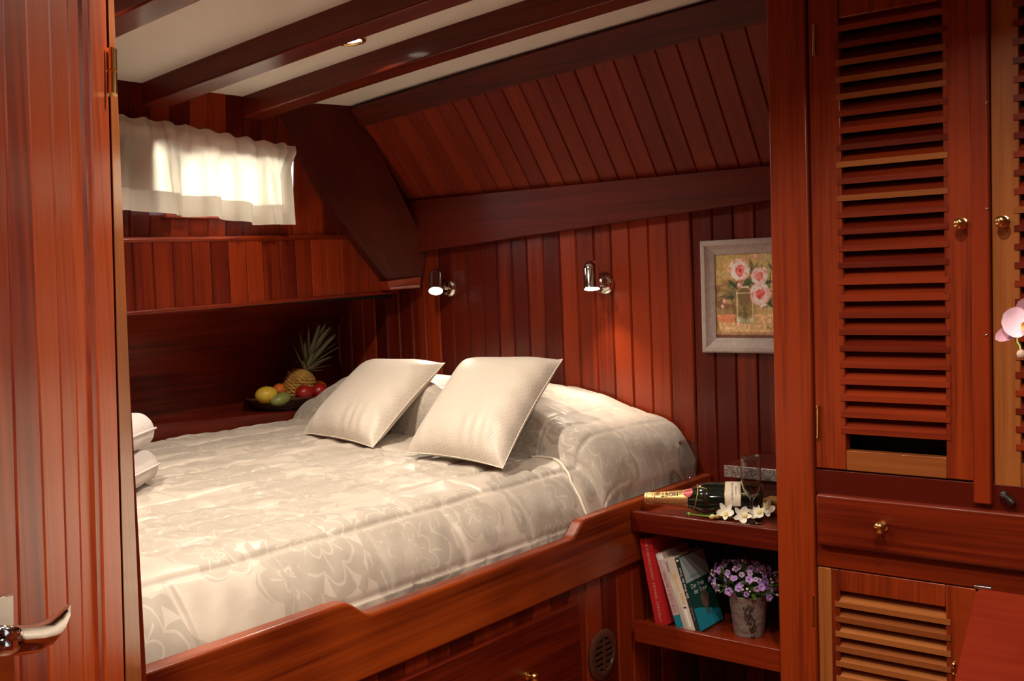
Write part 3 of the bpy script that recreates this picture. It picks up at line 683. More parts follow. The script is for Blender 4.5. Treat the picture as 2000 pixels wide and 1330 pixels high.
def cab_hinge(px, py0, py1, parent):
    a, b = at(px, py0, 'y', YC-.006), at(px, py1, 'y', YC-.006)
    obj('hinge', G().tube([a, b], .0034, 12).tube([a+arr(0,0,.001), a+arr(0,0,.006)], .0042, 10).tube([b-arr(0,0,.001), b-arr(0,0,.006)], .0042, 10), 'brass', parent, smooth=40)
ZT, ZB = .60, -.4575
obj('header_panel', G().hexa([(-.986,YC+.002,.603), (-.264,YC+.002,.603), (-.264,YC+.03,.603), (-.986,YC+.03,.603), (-.986,YC+.002,zc(-.986)+.002), (-.264,YC+.002,zc(-.264)+.002), (-.264,YC+.03,zc(-.264)+.002), (-.986,YC+.03,zc(-.986)+.002)]), 'mahogany_x', wd)
# left upper door: stiles and rails as one frame, its louvre slats, knob, hinges
x0, x1, x2, x3 = -.985, -.914, -.6965, -.6395
g = G().box((x0,YC,ZB), (x1,YC+.028,ZT)).box((x2,YC,ZB), (x3,YC+.028,ZT)).box((x1,YC,.540), (x2,YC+.028,ZT))
du = obj('door', g, 'stile', wd, bevel=.0025)
obj('bottom_rail', G().box((x1,YC+.001,ZB), (x2,YC+.028,-.413)), 'slat_tan', du, bevel=.0015)
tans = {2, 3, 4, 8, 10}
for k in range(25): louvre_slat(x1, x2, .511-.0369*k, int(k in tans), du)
knob(at(1880,437,'y',YC-.001), MyK, du, 1.12)
cab_hinge(1589, 52, 104, du); cab_hinge(1598, 797, 850, du)
# strip that covers the meeting of the doors
st = obj('astragal', G().box((-.640,YC-.014,-.502), (-.6035,YC+.01,ZT)), 'mahogany_z', wd, bevel=.004)
for (px, py) in ((1927,200), (1927,408), (1926,655)):
    c = at(px, py, 'y', YC-.0145); obj('screw', G().lathe([(.0005,0),(.0032,0),(.0026,.0008),(.0005,.001)], c, MyK, 12, cap=False), 'nickel', st, smooth=True)
# right upper door, mostly out of the picture
x0, x1, x2, x3 = -.602, -.549, -.330, -.265
g = G().box((x0,YC,ZB-.012), (x1,YC+.028,ZT)).box((x2,YC,ZB-.012), (x3,YC+.028,ZT)).box((x1,YC,.540), (x2,YC+.028,ZT))
d2 = obj('door', g, 'tan_z', wd, bevel=.0025)
obj('bottom_rail', G().box((x1,YC+.001,ZB-.012), (x2,YC+.028,-.413)), 'slat_tan', d2, bevel=.0015)
for k in range(25): louvre_slat(x1, x2, .499-.0369*k, int(k in (11, 19)), d2)
knob(at(1961,433,'y',YC-.001), MyK, d2, 1.12)
obj('cheek', G().box((-.262,YC-.004,-1.385), (.30,YC+.07,zc(-.1))), 'mahogany_z', wd)
# face frame and drawer
obj('face_rail', G().box((-.986,YC-.001,-.516), (-.264,YC+.04,-.4605)), 'mahogany_x', wd, bevel=.001)
obj('face_rail', G().box((-.986,YC-.001,-.683), (-.264,YC+.04,-.630)), 'mahogany_x', wd, bevel=.001)
dw = obj('drawer', G().box((-.980,YC-.018,-.632), (-.28,YC+.02,-.514)), 'mahogany_x', wd, bevel=.006, seg=3)
knob(at(1725,1027,'y',YC-.019), MyK, dw, 1.15)
tb = at(1962,966,'y',YC-.004)
m45 = Matrix.Rotation(-.75, 3, 'Y')
g = G().lathe([(.0005,0),(.0085,0),(.0085,.011),(.0065,.013),(.0005,.0135)], tb, MyK, 18, cap=False)
p0, p1 = Vector(tb)+Vector((0,-.007,0)), Vector(tb)+Vector((.018,-.007,-.016)); g.tube([p0, (p0+p1)/2, p1, p1+(p1-p0)*.12], [.0075,.0085,.0080,.004], 12)
tn = obj('turn_button', g, 'turn_dark', wd, smooth=50)
obj('screw', G().lathe([(.0005,0),(.003,0),(.002,.001),(.0005,.0012)], (tb[0],tb[1]-.0135,tb[2]), MyK, 10, cap=False), 'chrome', tn, smooth=True)
# lower door
x0, x1, x2, x3 = -.986, -.935, -.7015, -.640
g = G().box((x1-.019,YC,-1.36), (x1,YC+.028,-.686)).box((x2,YC,-1.36), (x3,YC+.028,-.686)).box((x1,YC,-.735), (x2,YC+.028,-.686))
dl = obj('door', g, 'stile', wd, bevel=.002)
obj('hinge_stile', G().box((x0,YC+.0005,-1.36), (x1-.0195,YC+.028,-.686)), 'tan_z', dl, bevel=.002)
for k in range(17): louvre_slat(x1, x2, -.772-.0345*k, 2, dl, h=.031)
cab_hinge(1590, 1168, 1217, dl)
kk = at(1865,1302,'y',YC-.004)
obj('catch', G().tube([kk+arr(0,-.004,.012), kk+arr(0,-.008,.004), kk+arr(0,-.004,-.003)], [.004,.006,.003], 10).tube([kk+arr(-.001,-.004,-.012), kk+arr(-.001,-.004,-.016)], .004, 8), 'brass', dl, smooth=True)
obj('door', G().box((-.636,YC,-1.36), (-.264,YC+.028,-.686)), 'stile', wd, bevel=.002)
# smooth sloping flap in front of the lower doors
a = at(1905,1147,'y',2.235); sl = arr(0, -.72, -.70); sl /= np.linalg.norm(sl); nn = arr(0, -sl[2], sl[1]); nn = nn if nn[2] > 0 else -nn
L_ = (1.385+a[2])/-sl[2]*1.0
L_ = (-1.385-a[2])/sl[2]
xa, xb = a[0], -.235; c = .018
out = [(xa, L_), (xa, c)]+[(xa+c*(1-math.sin(t)), c*(1-math.cos(t))) for t in (PI/8, PI/4, 3*PI/8)][::-1]
out = [(xa, L_), (xa, c), (xa+c*.076, c*.617), (xa+c*.293, c*.293), (xa+c*.617, c*.076), (xa+c, 0), (xb, 0), (xb, L_)]
org = arr(0, a[1], a[2])
r0 = [org*arr(0,1,1)+arr(px_, 0, 0)+sl*s_ for px_, s_ in out]; r1 = [p-nn*.022 for p in r0]
fp = obj('wooden_flap', G().prism(r0, r1), 'flap_wood', bevel=.003)
tag(fp, 'smooth reddish brown board sloping in front of the lower louvred door', 'board')
b0, b1 = at(1902,1143,'y',2.262), at(1936,1148,'y',2.262)
obj('bracket', G().hexa([b0+arr(0,0,-.006), b1+arr(0,0,-.006), b1+arr(0,.012,-.006), b0+arr(0,.012,-.006), b0, b1, b1+arr(0,.012,0), b0+arr(0,.012,0)]), 'steel', fp, bevel=.001)
# ================================================================== BEDSIDE SHELVES
sh = thing('bedside_shelf', (-1.29, 2.55, -1.40), 'open mahogany bedside shelf with raised lips between bed and wardrobe', 'shelf')
XS0, XS1 = XR+.0015, -1.0805
TZ, LZ = -.626, -.916
obj('tray_board', G().box((XS0,2.36,TZ-.018), (XS1,2.798,TZ)), 'mahogany_x', sh)
obj('tray_lip', G().box((XS0,2.349,-.667), (XS1,2.368,-.614)), 'mahogany_x', sh, bevel=.003)
obj('lower_board', G().box((XS0,2.36,LZ-.016), (XS1,2.798,LZ)), 'mahogany_x', sh)
obj('lower_lip', G().box((XS0,2.349,-.959), (XS1,2.368,-.903)), 'mahogany_x', sh, bevel=.003)
obj('back_cleat', G().box((XS0,2.776,-1.38), (XS1,2.799,-1.30)), 'mahogany_x', sh)
# ---- vent in the bed side
vc = arr(XR-.0155, 2.226, -.958)
vt = thing('round_vent', vc, 'round brown slatted air vent screwed to the bed side', 'vent')
obj('flange', G().lathe([(.041,.002),(.043,.006),(.046,.007),(.060,.0045),(.064,.002),(.064,0),(.041,0)], vc, Mx, 36, cap=False), 'vent_brown', vt, smooth=40)
obj('back_disc', G().lathe([(.0005,0),(.042,0),(.042,.001),(.0005,.001)], vc, Mx, 30, cap=False), 'black_gap', vt)
for zz in (-.030, -.015, 0, .015, .030):
    hw = math.sqrt(.0425**2-zz*zz)
    obj('vent_slat', G().box((vc[0]+.002,vc[1]-hw,vc[2]+zz-.0035), (vc[0]+.0055,vc[1]+hw,vc[2]+zz+.0035)), 'vent_brown', vt)
obj('vent_bar', G().box((vc[0]+.003,vc[1]-.005,vc[2]-.042), (vc[0]+.0065,vc[1]+.005,vc[2]+.042)), 'vent_brown', vt)
for a_ in (.35, PI+.35): obj('screw', G().lathe([(.0005,0),(.003,0),(.002,.0012),(.0005,.0015)], (vc[0]+.0048, vc[1]+.055*math.cos(a_), vc[2]+.055*math.sin(a_)), Mx, 10, cap=False), 'chrome', vt, smooth=True)
# ================================================================== THINGS ON THE TRAY
# ---- champagne bottle lying down
nt_, bs = Vector((-1.463, 2.372, TZ+.0445)), Vector((-1.190, 2.500, TZ+.0445)); ax = (bs-nt_).normalized(); LB = .300
bt = thing('champagne_bottle', ((nt_.x+bs.x)/2, (nt_.y+bs.y)/2, TZ), 'dark champagne bottle with gold foil neck lying on the tray shelf', 'bottle')
upv = Vector((0, 0, 1)); sidev = ax.cross(upv).normalized(); 
if sidev.y > 0: sidev = -sidev
def bpt(s, ang, r):       # s from cork end, ang 0 = up, positive towards the camera
    return nt_+ax*s+(upv*math.cos(ang)+sidev*math.sin(ang))*r
def brev(prof, n=36):
    g = G(); g.v = [tuple(bpt(s, 2*PI*j/n, r)) for s, r in prof for j in range(n)]; k = len(prof)
    g.f = [(i*n+j, i*n+(j+1) % n, (i+1)*n+(j+1) % n, (i+1)*n+j) for i in range(k-1) for j in range(n)]+[tuple(range(n))[::-1], tuple(range((k-1)*n, k*n))]; return g
def brad(s):
    if s < .035: return .0150
    if s < .095: return .0150+(s-.035)/.06*.0065
    if s < .165: t = (s-.095)/.07; return .0215+.0225*(t*t*(3-2*t))
    return .044
prof = [(.034,.0149)]+[(s, brad(s)) for s in np.linspace(.035, .165, 22)]+[(.17,.044),(.285,.044),(.293,.042),(.298,.037),(.299,.030)]
body = obj('glass_body', brev(prof), 'bottle_glass', bt, smooth=50)
fo = [(0,.0105),(.001,.0140),(.004,.0152),(.024,.0156),(.028,.0162),(.031,.0172),(.034,.0165)]+[(s, brad(s)+.0009) for s in np.linspace(.036, .112, 14)]
foil = obj('foil', brev(fo), 'gold_foil', bt, smooth=50)
obj('cork_wire', G().tube([bpt(.027, a_, .0175) for a_ in np.linspace(0, 2*PI, 20)[:-1]], .0009, 6, closed=True).tube([bpt(.006+.0*a_, a_, .0160) for a_ in np.linspace(0, 2*PI, 20)[:-1]], .0008, 6, closed=True), 'gold_cord', foil, smooth=True)
mid = .85
def wrapn(s0, a0, flip):
    # lettering reads along the bottle, upside down as in the photograph
    def f(x, y, l): s = s0-x*flip; r = brad(s)+.0018+l; return bpt(s, a0+y*flip/r, r)
    return f
tx = text('MOËT', .0165, wrapn(.066, .78, 1)); obj('lettering', tx, 'ink', foil)
sg = G(); 
for q in range(1): 
    ring = [bpt(.113+.0125*math.cos(t), .72+.0125*math.sin(t)/brad(.113), brad(.113+.0125*math.cos(t))+.0016) for t in np.linspace(0, 2*PI, 28)[:-1]]
    sg.add([bpt(.113, .72, brad(.113)+.0028)]+ring, [(0, i+1, (i+1) % 27+1) for i in range(27)])
obj('seal', sg, 'seal_red', bt, smooth=True)
obj('cord', G().tube([bpt(.128+.010*math.cos(a_-.6), a_, brad(.128+.010*math.cos(a_-.6))+.0012) for a_ in np.linspace(0, 2*PI, 36)[:-1]], .0012, 6, closed=True).tube([bpt(.134+.028*t, .45+.35*t, brad(.134+.028*t)+.0012) for t in np.linspace(0, 1, 8)], .001, 6), 'gold_cord', bt, smooth=True)
def patch(s0, s1, a0, a1, lift):
    g = G(); g.grid(lambda u, v: bpt(s0+(s1-s0)*u, a0+(a1-a0)*v, .044+lift), 2, 24); return g
lab = obj('paper_label', patch(.205, .245, -.35, 1.75, .0006), 'label_paper', bt, smooth=True)
obj('label_edge', patch(.205, .2062, -.35, 1.75, .0009).add(*(lambda g: (g.v, g.f))(patch(.2438, .245, -.35, 1.75, .0009))), 'gold_cord', lab, smooth=True)
def wrapl(s0, a0):
    def f(x, y, l): r = .0448+l; return bpt(s0-y, a0+x/r, r)
    return f
obj('lettering', text('MOËT & CHANDON', .0062, wrapl(.224, .80)), 'ink', lab)
obj('lettering', text('CHAMPAGNE', .0045, wrapl(.233, .80)), 'ink', lab)
# ---- flutes
def flute(px, py, wine, label):
    b = at(px, py, 'z', TZ) if not isinstance(px, tuple) else arr(*px)
    t = thing('champagne_flute', b, label, 'glass', 'champagne flutes on the tray shelf')
    pr = [(.0005,.0005),(.030,.0005),(.031,.0015),(.026,.003),(.010,.0055),(.0045,.010),(.0036,.020),(.0036,.060),(.0045,.068),(.009,.074),(.0165,.088),(.0225,.108),(.0255,.130),(.0262,.150),(.0245,.180),(.0228,.198)]
    inn = [(.0215,.198),(.0232,.180),(.0249,.150),(.0242,.130),(.0212,.108),(.0152,.090),(.007,.079),(.0005,.077)]
    bz = (b[0], b[1], b[2]); k_ = .845; pr = [(r, h*k_) for r, h in pr]; inn = [(r, h*k_) for r, h in inn]
    obj('glass_body', G().lathe(pr+inn, bz, None, 36, cap=False), 'glass', t, smooth=True)
    if wine:
        obj('champagne', G().lathe([(r, h*k_) for r, h in ((.0005,.0772),(.0069,.0792),(.0151,.0902),(.0211,.1082),(.0232,.121),(.0232,.1212),(.0005,.1212))], bz, None, 32, cap=False), 'wine', t, smooth=40)
    return t
flute(1469, 1021, True, 'champagne flute standing beside the white orchid sprig')
flute((-1.440, 2.560, TZ), 0, False, 'champagne flute standing behind the bottle against the bed')
# ---- silver lidded box over a dark box, and slim gold boxes
bx0 = at(1418,905,'y',2.60)
def boxed(name, lo, hi, mat, label, cat, bev=.002): return tag(obj(name, G().box(lo, hi), mat, bevel=bev), label, cat)
boxed('dark_box', (-1.318,2.60,TZ+.0005), (-1.085,2.785,-.5515), 'dark_box', 'dark red box at the back of the tray carrying the glitter box', 'box')
gb = thing('glitter_box', (-1.22, 2.69, -.551), 'flat box with silver glitter edge lying on the dark box', 'box')
obj('lid_side', G().box((-1.345,2.585,-.551), (-1.084,2.790,-.5195)), 'glitter', gb, bevel=.001)
obj('lid_top', G().box((-1.344,2.586,-.5195), (-1.085,2.789,-.5175)), 'mahogany_x', gb)
c_ = at(1496,963,'z',TZ+.03)
boxed('gold_case', (-1.215,2.545,TZ+.024), (-1.125,2.590,TZ+.036), 'gold_box', 'slim tan case lying behind the flute on an orange case', 'case', .001)
boxed('orange_case', (-1.225,2.53,TZ+.0005), (-1.15,2.592,TZ+.0235), 'orange_box', 'slim orange brown case lying behind the flute under a tan case', 'case', .003)
# ---- orchid sprig lying on the tray
def petal(L, W, cup=.25, tip=.6, nu=8, nv=6, base=.12):
    g = G()
    def f(u, v):
        w = W*(base+(1-base)*math.sin(PI*min(1, u**.8))**tip)*(1 if u < .98 else .4); a = (v-.5)*2
        return (L*u, a*w/2, cup*L*(u*u)*.6-cup*W*.35*(1-a*a)*math.sin(PI*u))
    g.grid(f, nu, nv); return g
PET = mkmesh('petal', petal(.021, .016, .35), 'petal_white', True)
SEP = mkmesh('petal', petal(.022, .011, .30), 'petal_white', True)
LIP = mkmesh('lip', ell((.006,0,.002), (.0065,.005,.004), n=12, m=8), 'petal_core', True)
def put(name, me, parent, local):
    o = bpy.data.objects.new(name, me); C.objects.link(o); o.parent = parent; o.matrix_local = local; return o
sp_pts = [at(1340,1003,'z',TZ+.004), at(1362,1006,'z',TZ+.005), at(1390,1009,'z',TZ+.006), at(1420,1011,'z',TZ+.008), at(1455,1010,'z',TZ+.010), at(1492,1003,'z',TZ+.010)]
for p in sp_pts: p[1] = max(p[1], 2.398)
og = thing('orchid_sprig', (-1.32, 2.43, TZ), 'sprig of white orchids lying in front of the bottle', 'orchid')
obj('stem', G().tube(sp_pts, [.0030,.0026,.0024,.0022,.0020,.0016], 8), 'stem_green', og, smooth=True)
for (px, py, r) in ((1372,1000,.0058), (1346,1004,.004)):
    c = at(px, py, 'z', TZ+.010); c[1] = max(c[1], 2.398); obj('bud', ell(c, (r, r, r*1.3), n=12, m=8), 'stem_green', og, smooth=True)
for (px, py, L_) in ((1391,1009,.016), (1402,1008,.017)):
    c = at(px, py, 'z', TZ+.010); c[1] = max(c[1], 2.398); obj('bud', ell(c, (.009,.005,.006), Matrix.Rotation(-.5, 3, 'Y'), n=12, m=8), 'petal_core', og, smooth=True)
for q, (px, py, hgt, yaw, tl) in enumerate(((1418,1000,.022,-1.25,1.05), (1441,989,.030,-1.5,.9), (1449,1007,.018,-1.0,1.1), (1479,1003,.020,-1.3,.8), (1497,995,.026,-1.2,1.0))):
    c = at(px, py, 'z', TZ+hgt); c[1] = max(c[1], 2.40)
    fm = Matrix.Translation(Vector(c)+Vector((0,0,H))-WO[og.name])@Matrix.Rotation(yaw-PI/2+PI/2, 4, 'Z')@Matrix.Rotation(tl, 4, 'Y')@Matrix.Rotation(q*.7, 4, 'Z')@Matrix.Scale(1.2, 4)
    fo_ = put('flower', LIP, og, fm)
    for k in range(5):
        put('petal', SEP if k in (0, 2, 3) else PET, fo_, Matrix.Rotation(k*2*PI/5, 4, 'Z')@Matrix.Rotation(-.28, 4, 'Y'))
# ================================================================== BOOKS ON THE LOWER SHELF
def book(base_px, th, hgt, dep, lean, y0, cover, label, spine=None, xb=None):
    """stands on the lower shelf, spine to the camera, top leaning to the bed by lean; local: x across, y depth, z up"""
    m = Matrix.Translation(Vector((xb, y0, LZ+.0005)))@Matrix.Rotation(-lean, 4, 'Y')
    def X(g): return g.xf(m)
    t = thing('book', (xb, y0+dep/2, LZ), label, 'book', 'books leaning on the lower shelf')
    g = G().box((0,0,0), (.0012,dep,hgt)).box((th-.0012,0,0), (th,dep,hgt)); obj('cover', X(g), cover, t)
    sp = obj('spine', X(G().box((0,-.0014,0), (th,.0004,hgt))), spine or cover, t)
    obj('page_block', X(G().box((.0012,.0006,.002), (th-.0012,dep-.003,hgt-.002))), 'pages', t)
    return t, m
def spine_text(t, m, s, size, u, z, mat, down=True):
    k = 1 if down else -1
    f = lambda x, y, l: tuple(m@Vector((u+y*k, -.0018-l, z-x*k)))
    return obj('lettering', text(s, size, f), mat, t)
b1, m1 = book(0, .036, .225, .15, .190, 2.385, 'red_cover', 'thick bright red hardback leaning against the bed side', xb=-1.447)
spine_text(b1, m1, 'THE BURNING ROOM   MICHAEL CONNELLY', .0106, .018, .115, 'ink_gold')
b2, m2 = book(0, .021, .196, .13, .300, 2.388, 'pink_cover', 'pale pink paperback standing beside the red hardback', xb=-1.386)
spine_text(b2, m2, 'THE GUILT BLOND', .0125, .010, .095, 'ink_pink', down=False)
obj('label_patch', G().box((.001,-.0019,.178), (.020,-.0013,.193)).xf(m2), 'ink_white', b2)
obj('label_patch', G().box((.0005,-.0019,.002), (.0205,-.0013,.034)).xf(m2), 'teal', b2)
b3, m3 = book(0, .011, .187, .125, .300, 2.386, 'pale_cover', 'thin whitish paperback standing between pink and cream paperbacks', xb=-1.3635)
spine_text(b3, m3, 'ROMAN', .007, .0055, .165, 'ink', down=False)
b4, m4 = book(0, .022, .190, .125, .300, 2.384, 'cream_cover', 'cream paperback with yellow lettering beside the dark green book', xb=-1.3515)
spine_text(b4, m4, 'SOMMER', .012, .008, .125, 'ink_yellow', down=False)
spine_text(b4, m4, 'INSEL', .012, .013, .085, 'ink_yellow', down=False)
obj('label_patch', G().box((.007,-.0019,.010), (.014,-.0013,.058)).xf(m4), 'ink_white', b4)
obj('label_patch', G().box((.007,-.0020,.058), (.015,-.0014,.0615)).xf(m4), 'ink', b4)
b5, m5 = book(0, .012, .192, .125, .300, 2.384, 'green_cover', 'dark green paperback with teal pool and animal on its cover', spine='spine_dark', xb=-1.328)
spine_text(b5, m5, 'Der Preis der Treue', .0095, .0063, .128, 'ink_white', down=False)
spine_text(b5, m5, 'Diane Broeck', .006, .0063, .048, 'ink_pink', down=False)
obj('label_patch', G().box((.003,-.0019,.183), (.009,-.0013,.188)).xf(m5), 'ink_white', b5)
cv = .0125
obj('cover_sky', G().box((cv-.0004,.0005,.125), (cv,.124,.191)).xf(m5), 'grey_sky', b5)
obj('cover_pool', G().add([(cv,.0005,.002),(cv,.124,.002),(cv,.124,.030),(cv,.075,.044),(cv,.03,.056),(cv,.0005,.060)], [(0,1,2,3,4,5)]).xf(m5), 'teal', b5)
an = [(.058,.030),(.066,.030),(.066,.048),(.074,.056),(.084,.060),(.086,.078),(.078,.092),(.066,.096),(.052,.088),(.044,.074),(.046,.060),(.056,.048)]
obj('cover_animal', G().add([(cv+.0004,a,b) for a, b in an], [tuple(range(len(an)))]).xf(m5), 'fur_brown', b5)
def cover_text(s, size, y, z, mat): return obj('lettering', text(s, size, lambda a, b, l: tuple(m5@Vector((cv+.0004+l, y+a, z+b)))), mat, b5)
cover_text('Der Preis', .017, .048, .112, 'ink_white'); cover_text('der Treue', .017, .056, .097, 'ink_white'); cover_text('Diane Broeck', .009, .045, .137, 'teal')
# ================================================================== POTTED CAMPANULA
pc = at(1459, 1240, 'z', LZ); pc[1] = max(pc[1]+.012, 2.44)
pot = thing('potted_campanula', (pc[0], pc[1], LZ), 'grey stone pot of small purple bellflowers on the lower shelf', 'potted plant')
pr = [(.0005,0),(.036,0),(.0375,.003),(.0485,.098),(.0500,.101),(.0500,.104),(.0465,.104),(.0455,.095),(.0005,.092)]
obj('pot', G().lathe(pr, (pc[0],pc[1],LZ+.0005), None, 40, cap=False), 'pot_stone', pot, smooth=40)
g = G(); r_ = random.Random(3)
for k in range(80):
    h = r_.uniform(.004,.088); a_ = -1.02+r_.gauss(0,.13)+.12*math.sin(h*70); rr = .0375+(h/.098)*.011
    c = Vector((pc[0]+math.cos(a_)*rr, pc[1]+math.sin(a_)*rr, LZ+h))
    s_ = r_.uniform(.0016,.0042); e = ell((0,0,0), (s_*.7, s_*1.2, s_), n=6, m=4); e.v = [(p[0]+c.x, p[1]+c.y, p[2]+c.z) for p in e.v]; g.add(e.v, e.f)
obj('bark_strip', g, 'bark', pot, smooth=True)
def flower5(r):
    g = G(); n = 25
    prof = [(.12,0),(.30,.25),(.62,.38),(1.0,.30)]
    for i, (rr, h) in enumerate(prof):
        for j in range(n):
            t = 2*PI*j/n; lob = 1 if i < 2 else (.74+.26*abs(math.cos(2.5*t))**.6)
            g.v.append((r*rr*lob*math.cos(t), r*rr*lob*math.sin(t), r*h*1.2))
    g.f = [(i*n+j, i*n+(j+1) % n, (i+1)*n+(j+1) % n, (i+1)*n+j) for i in range(3) for j in range(n)]; return g
FL = [mkmesh('flower', flower5(.0105), 'petal_purple', True), mkmesh('flower', flower5(.009), 'petal_lilac', True)]
BD = mkmesh('bud', ell((0,0,0), (.0034,.0034,.0044), n=8, m=6), 'bud_cream', True)
LF = mkmesh('leaf', petal(.022, .018, .15, .7, 6, 4), 'leaf_green', True)
cc = Vector((0, 0, .128)); stems = G(); r_ = random.Random(11)
for k in range(215):
    a_ = r_.uniform(0, 2*PI); el = math.asin(r_.uniform(-.42, 1)); rad = (.083+.010*r_.random(), .072, .058); 
    if el < -.05 and math.sin(a_) > .2: continue
    d = Vector((math.cos(a_)*math.cos(el), math.sin(a_)*math.cos(el), math.sin(el)))
    p = cc+Vector((d.x*rad[0]*(1.12 if d.x < 0 else .92), d.y*rad[1]*.85, d.z*rad[2]*(1 if d.z > 0 else 1.05)))*r_.uniform(.86, 1.04)
    if p.x > .078: continue
    if d.z < -.1 and abs(p.x) < .05 and r_.random() < .6: continue
    q = d.to_track_quat('Z', 'Y').to_matrix().to_4x4()
    kind = r_.random()
    if kind < .62: put('flower', FL[r_.random() < .4], pot, Matrix.Translation(p)@q@Matrix.Rotation(r_.uniform(-.6,.6), 4, 'X')@Matrix.Rotation(r_.uniform(-.6,.6), 4, 'Y')@Matrix.Scale(r_.uniform(.75,1.1), 4))
    else: put('bud', BD, pot, Matrix.Translation(p*1.02)@q@Matrix.Scale(r_.uniform(.6,1.15), 4))
    if k % 3 == 0: stems.tube([Vector((pc[0]+p.x*.25, pc[1]+p.y*.25, LZ+.094)), Vector((pc[0]+p.x*.7, pc[1]+p.y*.7, LZ+.6*p.z+.045)), Vector((pc[0]+p.x, pc[1]+p.y, LZ+p.z))], .0008, 5)
for k in range(110):
    a_ = r_.uniform(0, 2*PI); el = r_.uniform(-.45, 1.2); d = Vector((math.cos(a_)*math.cos(el), math.sin(a_)*math.cos(el), math.sin(el)))
    p = cc+Vector((d.x*.066, d.y*.052, d.z*.046))*r_.uniform(.55, 1.0)
    put('leaf', LF, pot, Matrix.Translation(p)@d.to_track_quat('X', 'Z').to_matrix().to_4x4()@Matrix.Rotation(r_.uniform(-.8,.8), 4, 'X')@Matrix.Rotation(r_.uniform(-.5,.5), 4, 'Y')@Matrix.Scale(r_.uniform(.6,1.1), 4))
obj('stems', stems, 'leaf_green', pot)
